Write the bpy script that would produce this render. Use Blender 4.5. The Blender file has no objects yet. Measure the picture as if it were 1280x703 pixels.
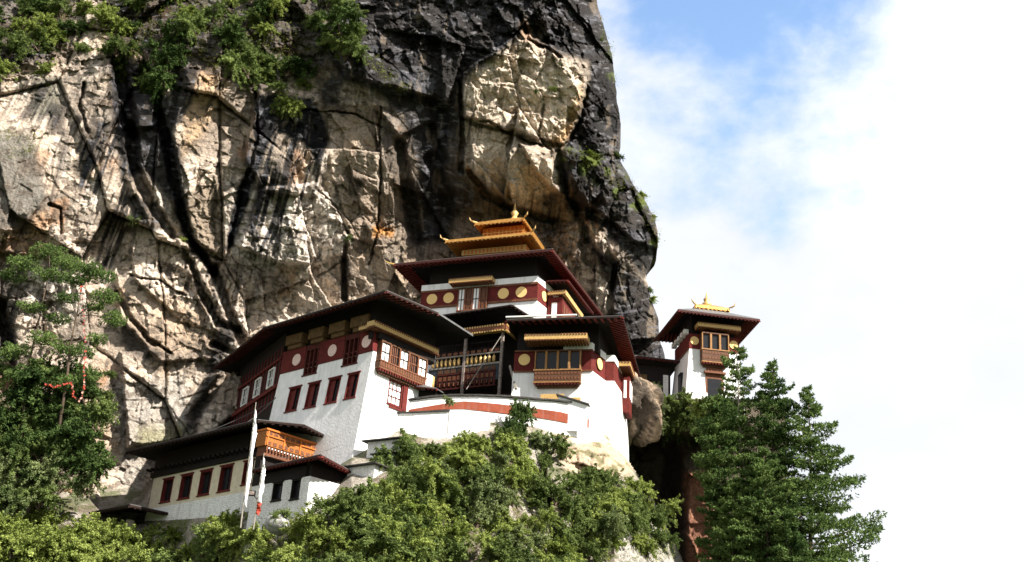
import bpy, bmesh, math, random
import numpy as np
from mathutils import Vector, Matrix
random.seed(7); RNG = np.random.default_rng(11)
scene = bpy.context.scene
C = scene.collection

# ------------------------------------------------------------------ camera
FPX = 1400.0; PITCH = math.radians(23.8); ROLL = math.radians(3.6)
fw = np.array([0, math.cos(PITCH), math.sin(PITCH)]); rt0 = np.array([1., 0, 0]); up0 = np.cross(rt0, fw)
RT = rt0*math.cos(ROLL)+up0*math.sin(ROLL); UP = -rt0*math.sin(ROLL)+up0*math.cos(ROLL)
CAM = np.array([0, 0, 1.6])
cd = bpy.data.cameras.new("camera"); cam = bpy.data.objects.new("camera", cd); C.objects.link(cam)
cd.sensor_width = 36; cd.lens = FPX/1280*36; cd.clip_end = 6000; cd.clip_start = 0.3
M = Matrix.Identity(4)
for i in range(3):
    M[i][0] = RT[i]; M[i][1] = UP[i]; M[i][2] = -fw[i]; M[i][3] = CAM[i]
cam.matrix_world = M
scene.camera = cam

# ------------------------------------------------------------------ light
SUN_AZ = math.radians(51)      # from -Y (behind the camera) towards +X
SUN_EL = math.radians(40)
sdir = Vector((math.sin(SUN_AZ)*math.cos(SUN_EL), -math.cos(SUN_AZ)*math.cos(SUN_EL), math.sin(SUN_EL)))
sl = bpy.data.lights.new("sun", 'SUN'); sl.energy = 5.0; sl.angle = math.radians(0.5); sl.color = (1.0, 0.94, 0.85)
so = bpy.data.objects.new("sun", sl); C.objects.link(so); so.rotation_euler = sdir.to_track_quat('Z', 'Y').to_euler()
so.location = (60, -40, 120)
w = bpy.data.worlds.new("World"); scene.world = w; w.use_nodes = True
nt = w.node_tree; nt.nodes.clear()
def N(t, kind, **kw):
    n = t.nodes.new(kind)
    for k, v in kw.items(): setattr(n, k, v)
    return n
L = nt.links.new
sky = N(nt, 'ShaderNodeTexSky', sky_type='NISHITA', sun_disc=False, sun_elevation=SUN_EL, sun_rotation=math.pi-SUN_AZ)
sky.air_density = 1.0; sky.dust_density = 0.6
tc = N(nt, 'ShaderNodeTexCoord')
def mathn(t, op, a, b=None, clamp=False):
    n = N(t, 'ShaderNodeMath', operation=op, use_clamp=clamp)
    for i, x in enumerate((a, b)):
        if x is None: continue
        if isinstance(x, (int, float)): n.inputs[i].default_value = x
        else: t.links.new(x, n.inputs[i])
    return n.outputs[0]
def ray(px, py):
    return RT*(px-640)/FPX-UP*(py-351.5)/FPX+fw
blue = Vector(ray(940, -60)).normalized()
dn = N(nt, 'ShaderNodeVectorMath', operation='DOT_PRODUCT'); L(tc.outputs['Generated'], dn.inputs[0]); dn.inputs[1].default_value = blue
mp = N(nt, 'ShaderNodeMapping'); mp.inputs['Scale'].default_value = (1, 1, 1.5); L(tc.outputs['Generated'], mp.inputs[0])
n1 = N(nt, 'ShaderNodeTexNoise'); n1.inputs['Scale'].default_value = 8.0; n1.inputs['Detail'].default_value = 9; n1.inputs['Roughness'].default_value = 0.58; n1.inputs['Distortion'].default_value = 0.1
L(mp.outputs[0], n1.inputs['Vector'])
n2 = N(nt, 'ShaderNodeTexNoise'); n2.inputs['Scale'].default_value = 3.1; n2.inputs['Detail'].default_value = 7
L(mp.outputs[0], n2.inputs['Vector'])
# openness of the cloud deck falls off with the angle from the blue gap
ang = mathn(nt, 'ARCCOSINE', dn.outputs['Value'])
gap = mathn(nt, 'MULTIPLY', ang, 4.6)                      # 0 in the middle .. 1 at ~11 deg
dens = mathn(nt, 'ADD', gap, mathn(nt, 'MULTIPLY', mathn(nt, 'SUBTRACT', n1.outputs[0], 0.5), 2.0))
dens = mathn(nt, 'ADD', dens, mathn(nt, 'MULTIPLY', mathn(nt, 'SUBTRACT', n2.outputs[0], 0.5), 1.4))
ss = N(nt, 'ShaderNodeMapRange', interpolation_type='SMOOTHSTEP'); L(dens, ss.inputs['Value'])
ss.inputs['From Min'].default_value = 0.25; ss.inputs['From Max'].default_value = 1.05
cr = N(nt, 'ShaderNodeMix', data_type='RGBA')
L(ss.outputs[0], cr.inputs['Factor']); 
SKYMUL = 1.9
sm = N(nt, 'ShaderNodeMix', data_type='RGBA', blend_type='MULTIPLY'); sm.inputs['Factor'].default_value = 1.0
L(sky.outputs[0], sm.inputs['A']); sm.inputs['B'].default_value = (SKYMUL, SKYMUL*1.02, SKYMUL, 1)
L(sm.outputs['Result'], cr.inputs['A'])
cc_ = N(nt, 'ShaderNodeMix', data_type='RGBA')
L(n2.outputs[0], cc_.inputs['Factor']); cc_.inputs['A'].default_value = (2.9, 3.15, 3.6, 1); cc_.inputs['B'].default_value = (7.9, 7.95, 8.0, 1)
# clouds straight ahead are lit full on by the sun behind the viewer, those behind the viewer are not
sx = N(nt, 'ShaderNodeSeparateXYZ'); L(tc.outputs['Generated'], sx.inputs[0])
fr_ = N(nt, 'ShaderNodeMapRange', interpolation_type='SMOOTHSTEP'); L(sx.outputs['Y'], fr_.inputs[0]); fr_.inputs[1].default_value = 0.1; fr_.inputs[2].default_value = 0.8; fr_.inputs[3].default_value = 1.0; fr_.inputs[4].default_value = 1.04
cb = N(nt, 'ShaderNodeVectorMath', operation='SCALE'); L(cc_.outputs['Result'], cb.inputs[0]); L(fr_.outputs[0], cb.inputs['Scale'])
L(cb.outputs[0], cr.inputs['B'])
bg = N(nt, 'ShaderNodeBackground'); bg.inputs['Strength'].default_value = 0.075; L(cr.outputs['Result'], bg.inputs[0])
L(bg.outputs[0], N(nt, 'ShaderNodeOutputWorld').inputs[0])
vs = scene.view_settings; scene.display_settings.display_device = 'sRGB'
vs.view_transform = 'Standard'; vs.look = 'None'; vs.gamma = 1; vs.exposure = 1.36; vs.use_curve_mapping = False
scene.cycles.max_bounces = 6; scene.cycles.transparent_max_bounces = 4

# ------------------------------------------------------------------ measuring helpers
def at(px, py, Y):
    d = ray(px, py); return CAM+d*(Y/d[1])
def project(P):
    d = np.asarray(P)-CAM; z = d@fw
    return 640+FPX*(d@RT)/z, 351.5-FPX*(d@UP)/z
class Frame:
    def __init__(s, O, yaw):
        t = math.radians(yaw); s.yaw = t; s.O = np.array(O, float)
        s.u = np.array([math.cos(t), math.sin(t), 0]); s.v = np.array([-math.sin(t), math.cos(t), 0])
    def loc(s, P): d = np.asarray(P)-s.O; return np.array([d@s.u, d@s.v, d[2]])
    def w(s, u, v, z): return s.O+s.u*u+s.v*v+np.array([0, 0, z])
    def V(s, px, py, v=0): d = ray(px, py); return s.loc(CAM+d*(((s.O-CAM)@s.v+v)/(d@s.v)))
    def U(s, px, py, u=0): d = ray(px, py); return s.loc(CAM+d*(((s.O-CAM)@s.u+u)/(d@s.u)))
    def Z(s, px, py, z=0): d = ray(px, py); return s.loc(CAM+d*((s.O[2]-CAM[2]+z)/d[2]))

# ------------------------------------------------------------------ materials
MATS = {}
def mat(name, col, rough=0.8, var=0.25, scale=2.0, bump=0.0, bscale=12.0, metal=0.0, col2=None, streak=0.0, coat=0.0, brick=None):
    m = bpy.data.materials.new(name); m.use_nodes = True; t = m.node_tree; b = t.nodes['Principled BSDF']
    b.inputs['Roughness'].default_value = rough; b.inputs['Specular IOR Level'].default_value = .5 if metal else .22; b.inputs['Metallic'].default_value = metal
    g = N(t, 'ShaderNodeTexCoord')
    n = N(t, 'ShaderNodeTexNoise'); n.inputs['Scale'].default_value = scale; n.inputs['Detail'].default_value = 7; n.inputs['Roughness'].default_value = 0.65
    t.links.new(g.outputs['Object'], n.inputs['Vector'])
    mr = N(t, 'ShaderNodeMapRange'); t.links.new(n.outputs[0], mr.inputs[0]); mr.inputs[1].default_value = 0.35; mr.inputs[2].default_value = 0.68
    mx = N(t, 'ShaderNodeMix', data_type='RGBA')
    c2 = col2 if col2 else tuple(c*(1-var) for c in col)
    mx.inputs['A'].default_value = (*c2, 1); mx.inputs['B'].default_value = (*col, 1)
    t.links.new(mr.outputs[0], mx.inputs['Factor']); out = mx.outputs['Result']
    if streak > 0:      # rain marks running down
        mp = N(t, 'ShaderNodeMapping'); mp.inputs['Scale'].default_value = (2.2, 2.2, 0.16); t.links.new(g.outputs['Object'], mp.inputs[0])
        n3 = N(t, 'ShaderNodeTexNoise'); n3.inputs['Scale'].default_value = 1.6; n3.inputs['Detail'].default_value = 6; t.links.new(mp.outputs[0], n3.inputs['Vector'])
        r3 = N(t, 'ShaderNodeMapRange'); r3.inputs[1].default_value = 0.5; r3.inputs[2].default_value = 0.8; r3.inputs[4].default_value = streak; t.links.new(n3.outputs[0], r3.inputs[0])
        m3 = N(t, 'ShaderNodeMix', data_type='RGBA'); t.links.new(r3.outputs[0], m3.inputs['Factor']); t.links.new(out, m3.inputs['A'])
        m3.inputs['B'].default_value = (0.22, 0.19, 0.155, 1); out = m3.outputs['Result']
    hgt = None
    if brick:
        bk = N(t, 'ShaderNodeTexVoronoi', feature='DISTANCE_TO_EDGE'); bk.inputs['Scale'].default_value = brick
        mp2 = N(t, 'ShaderNodeMapping'); mp2.inputs['Scale'].default_value = (1, 1, 2.2); t.links.new(g.outputs['Object'], mp2.inputs[0]); t.links.new(mp2.outputs[0], bk.inputs['Vector'])
        rb = N(t, 'ShaderNodeMapRange'); rb.inputs[1].default_value = 0.0; rb.inputs[2].default_value = 0.10; rb.inputs[3].default_value = 0.30; rb.inputs[4].default_value = 0; t.links.new(bk.outputs['Distance'], rb.inputs[0])
        mb_ = N(t, 'ShaderNodeMix', data_type='RGBA'); t.links.new(rb.outputs[0], mb_.inputs['Factor']); t.links.new(out, mb_.inputs['A']); mb_.inputs['B'].default_value = (0.12, 0.11, 0.1, 1)
        out = mb_.outputs['Result']; hgt = bk.outputs['Distance']
    t.links.new(out, b.inputs['Base Color'])
    if bump > 0:
        bn = N(t, 'ShaderNodeTexNoise'); bn.inputs['Scale'].default_value = bscale; bn.inputs['Detail'].default_value = 5; t.links.new(g.outputs['Object'], bn.inputs['Vector'])
        bu = N(t, 'ShaderNodeBump'); bu.inputs['Strength'].default_value = bump; bu.inputs['Distance'].default_value = 0.1
        h = bn.outputs[0]
        if hgt is not None: h = mathn(t, 'ADD', mathn(t, 'MULTIPLY', hgt, 1.5), bn.outputs[0])
        t.links.new(h, bu.inputs['Height']); t.links.new(bu.outputs[0], b.inputs['Normal'])
    MATS[name] = m; return m
mat('whitewash', (0.82, 0.81, 0.80), 0.9, col2=(0.70, 0.69, 0.68), scale=0.9, bump=0.25, bscale=5.0, streak=0.34)
mat('whitewash_stone', (0.82, 0.81, 0.79), 0.9, col2=(0.68, 0.67, 0.65), scale=1.5, bump=0.7, bscale=5.0, streak=0.35, brick=2.6)
mat('cream_wash', (0.66, 0.58, 0.44), 0.9, col2=(0.52, 0.45, 0.34), scale=1.6, bump=0.4, bscale=5.0, streak=0.2)
mat('maroon_band', (0.13, 0.018, 0.015), 0.85, var=0.4, scale=2.0, bump=0.3)
mat('red_ochre', (0.25, 0.058, 0.03), 0.9, var=0.3, scale=1.5, bump=0.4, bscale=4, streak=0.35)
mat('fascia_red', (0.06, 0.014, 0.010), 0.7, var=0.6, scale=5)
mat('red_paint', (0.14, 0.018, 0.013), 0.7, var=0.5, scale=3.0)
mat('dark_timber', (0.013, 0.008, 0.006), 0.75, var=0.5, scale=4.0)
mat('brown_timber', (0.12, 0.055, 0.028), 0.7, var=0.5, scale=5.0)
mat('carved_timber', (0.22, 0.09, 0.04), 0.7, col2=(0.06, 0.018, 0.012), scale=9.0)
mat('gold', (0.70, 0.40, 0.11), 0.34, col2=(0.42, 0.18, 0.04), scale=5.0, bump=0.3, bscale=8, metal=0.6)
mat('gold_pale', (0.62, 0.43, 0.16), 0.5, col2=(0.38, 0.21, 0.06), scale=9.0, metal=0.1)
mat('gold_red', (0.38, 0.06, 0.015), 0.5, col2=(0.55, 0.20, 0.03), scale=14.0)
mat('ochre_beam', (0.15, 0.085, 0.035), 0.8, var=0.5, scale=3.0)
mat('gold_disc', (0.80, 0.55, 0.22), 0.6, var=0.2, scale=9.0)
mat('pale_disc', (0.76, 0.60, 0.54), 0.8, col2=(0.62, 0.42, 0.38), scale=6.0)
mat('orange_panel', (0.42, 0.16, 0.03), 0.6, col2=(0.17, 0.05, 0.014), scale=9.0)
mat('fascia_dark', (0.026, 0.012, 0.009), 0.8, var=0.5)
mat('rafter_red', (0.085, 0.016, 0.011), 0.8, var=0.5)
mat('bay_post', (0.36, 0.20, 0.075), 0.7, col2=(0.20, 0.09, 0.035), scale=6)
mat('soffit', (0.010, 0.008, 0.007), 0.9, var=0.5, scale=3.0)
mat('roof_metal', (0.13, 0.13, 0.13), 0.55, var=0.4, scale=1.5, streak=0.3)
mat('slate', (0.055, 0.052, 0.048), 0.9, var=0.5, scale=3.0, bump=0.7)
mat('window_white', (0.82, 0.81, 0.79), 0.6, var=0.1)
mat('glass_dark', (0.015, 0.015, 0.018), 0.25, var=0.3)
mat('curtain', (0.10, 0.045, 0.03), 0.8, var=0.5, scale=6)
mat('flag_white', (0.85, 0.85, 0.84), 0.85, var=0.15, scale=3)
mat('flag_pink', (0.55, 0.30, 0.24), 0.9, var=0.4, scale=5)
mat('flag_red', (0.42, 0.06, 0.035), 0.85, var=0.3, scale=5)
mat('pole_wood', (0.30, 0.27, 0.23), 0.8, var=0.3)
mat('grey_post', (0.32, 0.29, 0.26), 0.8, col2=(0.10, 0.06, 0.05), scale=7)
mat('cable', (0.09, 0.085, 0.08), 0.7)
mat('bark', (0.12, 0.085, 0.06), 0.9, var=0.5, scale=6, bump=0.6)
mat('bark_pale', (0.33, 0.29, 0.24), 0.9, var=0.4, scale=6, bump=0.4)
mat('blue_paint', (0.035, 0.045, 0.055), 0.7, var=0.3)
def leafmat(name, a, b, trans=0.35):
    m = bpy.data.materials.new(name); m.use_nodes = True; t = m.node_tree; t.nodes.clear()
    o = N(t, 'ShaderNodeOutputMaterial'); d = N(t, 'ShaderNodeBsdfDiffuse'); tr = N(t, 'ShaderNodeBsdfTranslucent'); mx = N(t, 'ShaderNodeMixShader')
    oi = N(t, 'ShaderNodeObjectInfo'); g = N(t, 'ShaderNodeNewGeometry'); n = N(t, 'ShaderNodeTexNoise'); n.inputs['Scale'].default_value = 0.55; n.inputs['Detail'].default_value = 4
    t.links.new(g.outputs['Position'], n.inputs['Vector'])
    c = N(t, 'ShaderNodeMix', data_type='RGBA'); c.inputs['A'].default_value = (*a, 1); c.inputs['B'].default_value = (*b, 1)
    s = mathn(t, 'ADD', mathn(t, 'MULTIPLY', g.outputs['Random Per Island'], 0.5), mathn(t, 'MULTIPLY', oi.outputs['Random'], 0.35))
    s = mathn(t, 'ADD', s, mathn(t, 'MULTIPLY', mathn(t, 'SUBTRACT', n.outputs[0], 0.45), 1.6), clamp=True)
    t.links.new(s, c.inputs['Factor'])
    for q in (d, tr): t.links.new(c.outputs['Result'], q.inputs['Color'])
    mx.inputs[0].default_value = trans; t.links.new(d.outputs[0], mx.inputs[1]); t.links.new(tr.outputs[0], mx.inputs[2]); t.links.new(mx.outputs[0], o.inputs[0])
    MATS[name] = m; return m
leafmat('leaf_light', (0.085, 0.125, 0.02), (0.38, 0.44, 0.13))
leafmat('leaf_mid', (0.035, 0.06, 0.016), (0.22, 0.28, 0.09))
leafmat('leaf_dark', (0.022, 0.042, 0.014), (0.10, 0.15, 0.045), 0.25)
leafmat('leaf_grey', (0.06, 0.09, 0.03), (0.29, 0.34, 0.15))
leafmat('needle', (0.022, 0.052, 0.018), (0.18, 0.25, 0.075), 0.3)
leafmat('grass', (0.08, 0.11, 0.02), (0.24, 0.26, 0.06))

# ------------------------------------------------------------------ object helpers
def tag(o, label=None, cat=None, group=None, kind=None):
    if label: o['label'] = label
    if cat: o['category'] = cat
    if group: o['group'] = group
    if kind: o['kind'] = kind
    return o
def thing(name, label, cat, loc=(0, 0, 0), yaw=0.0, group=None):
    o = bpy.data.objects.new(name, None); C.objects.link(o); o.location = loc; o.rotation_euler = (0, 0, yaw); o.empty_display_size = 0.5
    return tag(o, label, cat, group)
def mesh_obj(name, verts, faces, m, parent=None, smooth=False):
    me = bpy.data.meshes.new(name); me.from_pydata([tuple(map(float, v)) for v in verts], [], faces); me.materials.append(MATS[m]); me.update()
    o = bpy.data.objects.new(name, me); C.objects.link(o)
    if parent: o.parent = parent
    if smooth: me.polygons.foreach_set('use_smooth', [True]*len(me.polygons))
    return o
def fast_mesh(name, V, F, k, m, parent=None, smooth=False):
    """V (n,3) array, F (m,k) int array"""
    me = bpy.data.meshes.new(name); me.vertices.add(len(V)); me.vertices.foreach_set('co', np.asarray(V, np.float32).ravel())
    me.loops.add(F.size); me.loops.foreach_set('vertex_index', F.astype(np.int32).ravel())
    me.polygons.add(len(F)); me.polygons.foreach_set('loop_start', np.arange(0, F.size, k, dtype=np.int32))
    me.update(calc_edges=True)
    if smooth: me.polygons.foreach_set('use_smooth', np.ones(len(F), bool))
    if m: me.materials.append(MATS[m])
    o = bpy.data.objects.new(name, me); C.objects.link(o)
    if parent: o.parent = parent
    return o
class MB:
    """collects boxes, bars and prisms given in (s, d, z): s along a face, d outward, z up; mp turns them into local coordinates"""
    def __init__(s, mp=None): s.v = []; s.f = []; s.mp = mp or (lambda a, b, c: (a, b, c))
    def add(s, pts, faces):
        n = len(s.v); s.v += [s.mp(*p) for p in pts]; s.f += [tuple(i+n for i in f) for f in faces]; return s
    def box(s, a0, a1, b0, b1, c0, c1):
        return s.add([(a, b, c) for c in (c0, c1) for a, b in ((a0, b0), (a1, b0), (a1, b1), (a0, b1))],
                     [(0, 3, 2, 1), (4, 5, 6, 7), (0, 1, 5, 4), (1, 2, 6, 5), (2, 3, 7, 6), (3, 0, 4, 7)])
    def prism(s, poly, z0, z1, top=None):
        n = len(poly); top = top or poly
        return s.add([(a, b, z0) for a, b in poly]+[(a, b, z1) for a, b in top],
                     [tuple(range(n))[::-1], tuple(range(n, 2*n))]+[(i, (i+1) % n, n+(i+1) % n, n+i) for i in range(n)])
    def disc(s, a, d0, d1, z, r, n=20):
        P = [(a+r*math.cos(2*math.pi*i/n), z+r*math.sin(2*math.pi*i/n)) for i in range(n)]
        return s.add([(x, d0, y) for x, y in P]+[(x, d1, y) for x, y in P], [tuple(range(n)), tuple(range(n, 2*n))[::-1]]+[(i, (i+1) % n, n+(i+1) % n, n+i) for i in range(n)])
    def tube(s, pts, rad, n=6):
        P = [Vector(p) for p in pts]; rad = rad if isinstance(rad, (list, tuple)) else [rad]*len(P); V = []; F = []
        for i, p in enumerate(P):
            t = (P[min(i+1, len(P)-1)]-P[max(i-1, 0)]).normalized(); a = t.orthogonal().normalized() if abs(t.z) < .95 else Vector((1, 0, 0)); a = (a-t*a.dot(t)).normalized(); b = t.cross(a)
            V += [tuple(p+(a*math.cos(2*math.pi*k/n)+b*math.sin(2*math.pi*k/n))*rad[i]) for k in range(n)]
        for i in range(len(P)-1):
            F += [(i*n+k, i*n+(k+1) % n, (i+1)*n+(k+1) % n, (i+1)*n+k) for k in range(n)]
        F += [tuple(range(n))[::-1], tuple(range((len(P)-1)*n, len(P)*n))]
        return s.add(V, F)
    def lathe(s, a, b, prof, n=14):
        V = []; F = []
        for z, r in prof: V += [(a+r*math.cos(2*math.pi*k/n), b+r*math.sin(2*math.pi*k/n), z) for k in range(n)]
        for i in range(len(prof)-1): F += [(i*n+k, i*n+(k+1) % n, (i+1)*n+(k+1) % n, (i+1)*n+k) for k in range(n)]
        F += [tuple(range(n))[::-1], tuple(range((len(prof)-1)*n, len(prof)*n))]
        return s.add(V, F)
    def build(s, name, m, parent=None, smooth=False):
        me = bpy.data.meshes.new(name); bm = bmesh.new(); vs_ = [bm.verts.new(v) for v in s.v]
        for f in s.f:
            try: bm.faces.new([vs_[i] for i in f])
            except ValueError: pass
        bmesh.ops.recalc_face_normals(bm, faces=bm.faces); bm.to_mesh(me); bm.free(); me.materials.append(MATS[m])
        o = bpy.data.objects.new(name, me); C.objects.link(o)
        if parent: o.parent = parent
        if smooth: me.polygons.foreach_set('use_smooth', [True]*len(me.polygons))
        return o
def wall_face(mb, s0, s1, z0, z1, holes, depth, lean=None):
    """a wall in the d=0 plane with real rectangular openings (a0,a1,c0,c1) and their reveals"""
    xs = sorted({s0, s1, *[h[0] for h in holes], *[h[1] for h in holes]}); zs = sorted({z0, z1, *[h[2] for h in holes], *[h[3] for h in holes]})
    for i in range(len(xs)-1):
        for j in range(len(zs)-1):
            cx, cz = (xs[i]+xs[i+1])/2, (zs[j]+zs[j+1])/2
            if any(h[0] < cx < h[1] and h[2] < cz < h[3] for h in holes): continue
            mb.add([(xs[i], 0, zs[j]), (xs[i+1], 0, zs[j]), (xs[i+1], 0, zs[j+1]), (xs[i], 0, zs[j+1])], [(0, 1, 2, 3)])
    for a0, a1, c0, c1 in holes:
        q = [(a0, c0), (a1, c0), (a1, c1), (a0, c1)]
        for k in range(4):
            (p, r), (p2, r2) = q[k], q[(k+1) % 4]
            mb.add([(p, 0, r), (p2, 0, r2), (p2, -depth, r2), (p, -depth, r)], [(0, 1, 2, 3)])
def face_front(v0=0.0): return lambda s, d, z: (s, v0-d, z)
def face_right(u0=0.0): return lambda s, d, z: (u0+d, s, z)
def face_left(u0=0.0): return lambda s, d, z: (u0-d, s, z)

def roof(parent, eave, rise, shrink=0.18, t=0.28, top='roof_metal', soffit='soffit', fascia='fascia_red', rafter='red_paint', edges=None, sp=0.62, rl=1.7, centre=None):
    E = [Vector(e) for e in eave]; n = len(E); c = Vector(centre) if centre else sum(E, Vector())/n
    I = [c+(e-c)*shrink for e in E]
    zI = max(e.z for e in E)+rise
    for i in I: i.z = zI
    r = bpy.data.objects.new('roof', None)
    mt = MB(); V = [tuple(e+Vector((0, 0, t))) for e in E]+[tuple(i+Vector((0, 0, t))) for i in I]
    mt.add(V, [(i, (i+1) % n, n+(i+1) % n, n+i) for i in range(n)]+[tuple(range(n, 2*n))])
    Vb = [tuple(e) for e in E]+[tuple(i) for i in I]
    mt.add([tuple(e) for e in E]+[tuple(e+Vector((0, 0, t))) for e in E], [(i, (i+1) % n, n+(i+1) % n, n+i) for i in range(n)])
    ro = mt.build('roof', top, parent)
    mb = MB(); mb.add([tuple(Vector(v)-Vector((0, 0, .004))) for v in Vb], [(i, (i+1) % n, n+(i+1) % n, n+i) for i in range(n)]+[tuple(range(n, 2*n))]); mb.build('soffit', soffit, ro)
    fb = MB(); rb = MB()
    for i in range(n):
        if edges is not None and i not in edges: continue
        a, b = E[i], E[(i+1) % n]; d = b-a; ln = d.length; d.normalize(); nrm = Vector((d.y, -d.x, 0)).normalized()
        if (c-a).dot(nrm) > 0: nrm = -nrm
        o1 = nrm*0.05; zt = t-0.07
        fb.add([tuple(a+Vector((0, 0, -.06))+nrm*.003), tuple(b+Vector((0, 0, -.06))+nrm*.003), tuple(b+Vector((0, 0, zt))+nrm*.003), tuple(a+Vector((0, 0, zt))+nrm*.003)]+[tuple(a+Vector((0, 0, -.06))+o1), tuple(b+Vector((0, 0, -.06))+o1), tuple(b+Vector((0, 0, zt))+o1), tuple(a+Vector((0, 0, zt))+o1)],
               [(0, 1, 2, 3), (7, 6, 5, 4), (0, 4, 5, 1), (3, 2, 6, 7), (0, 3, 7, 4), (1, 5, 6, 2)])
        # rafter ends beneath the eave
        ia, ib = I[i], I[(i+1) % n]; mid_in = (ia+ib)/2; mid_out = (a+b)/2
        run = abs((mid_in-mid_out).dot(nrm)); sl_ = (mid_in.z-mid_out.z)/max(run, .1)
        k = max(2, int(ln/sp))
        for j in range(k+1):
            L_ = min(rl, run*.9, 0.25+min(j, k-j)*sp*1.0)
            p = a+d*(ln*j/k); q = p-nrm*L_; q.z += sl_*L_; wd = d*(sp*.21); dz = Vector((0, 0, -.17)); up = Vector((0, 0, -.012))
            rb.add([tuple(x) for x in (p-wd+dz, p+wd+dz, q+wd+dz, q-wd+dz, p-wd+up, p+wd+up, q+wd+up, q-wd+up)], [(0, 3, 2, 1), (4, 5, 6, 7), (0, 1, 5, 4), (1, 2, 6, 5), (2, 3, 7, 6), (3, 0, 4, 7)])
    fb.build('fascia', fascia, ro); rb.build('rafter_row', rafter, ro)
    return ro
def window(parent, mp, s0, s1, z0, z1, rec=0.3, cols=2, rows=2, frame='red_paint', pane='glass_dark', bar='red_paint', shutter=None, lintel=True, arch=False):
    """frame, pane and bars set inside an opening; mp as in MB"""
    f = MB(mp); w_ = .11
    f.box(s0, s0+w_, -rec, .04, z0, z1).box(s1-w_, s1, -rec, .04, z0, z1).box(s0+w_, s1-w_, -rec, .04, z0, z0+w_).box(s0+w_, s1-w_, -rec, .04, z1-w_, z1)
    if lintel: f.box(s0-.14, s1+.14, -.02, .12, z1+.004, z1+.13).box(s0-.1, s1+.1, -.02, .1, z0-.11, z0-.004)
    fo = f.build('window', frame, parent)
    MB(mp).box(s0+w_, s1-w_, -rec-.02, -rec+.03, z0+w_, z1-w_).build('pane', pane, fo)
    g = MB(mp); a0, a1, c0, c1 = s0+w_, s1-w_, z0+w_, z1-w_
    for i in range(1, cols): x = a0+(a1-a0)*i/cols; g.box(x-.035, x+.035, -rec+.032, -rec+.1, c0, c1)
    for j in range(1, rows): z = c0+(c1-c0)*j/rows; g.box(a0, a1, -rec+.034, -rec+.09, z-.035, z+.035)
    if cols > 1 or rows > 1: g.build('glazing_bar', bar, fo)
    if shutter: MB(mp).box(a0, a0+(a1-a0)*shutter, -rec+.12, -rec+.17, c0, c1).build('shutter', 'red_paint', fo)
    return fo
def cornice(parent, mp, s0, s1, z0, z1, d0=0.0, d1=.7, m='gold_pale', dent='carved_timber'):
    """stepped cornice with a dentil row"""
    c = MB(mp).box(s0, s1, d0, d1, z0+.22*(z1-z0), z1).build('cornice', m, parent)
    g = MB(mp); n = int((s1-s0)/.3)
    for i in range(n): x = s0+(i+.5)*(s1-s0)/n; g.box(x-.08, x+.08, d0, d1+.05, z0, z0+.2*(z1-z0)).box(x-.07, x+.07, d1+.003, d1+.06, z1-.22*(z1-z0), z1+.05)
    g.build('dentil_row', dent, c); return c
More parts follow.
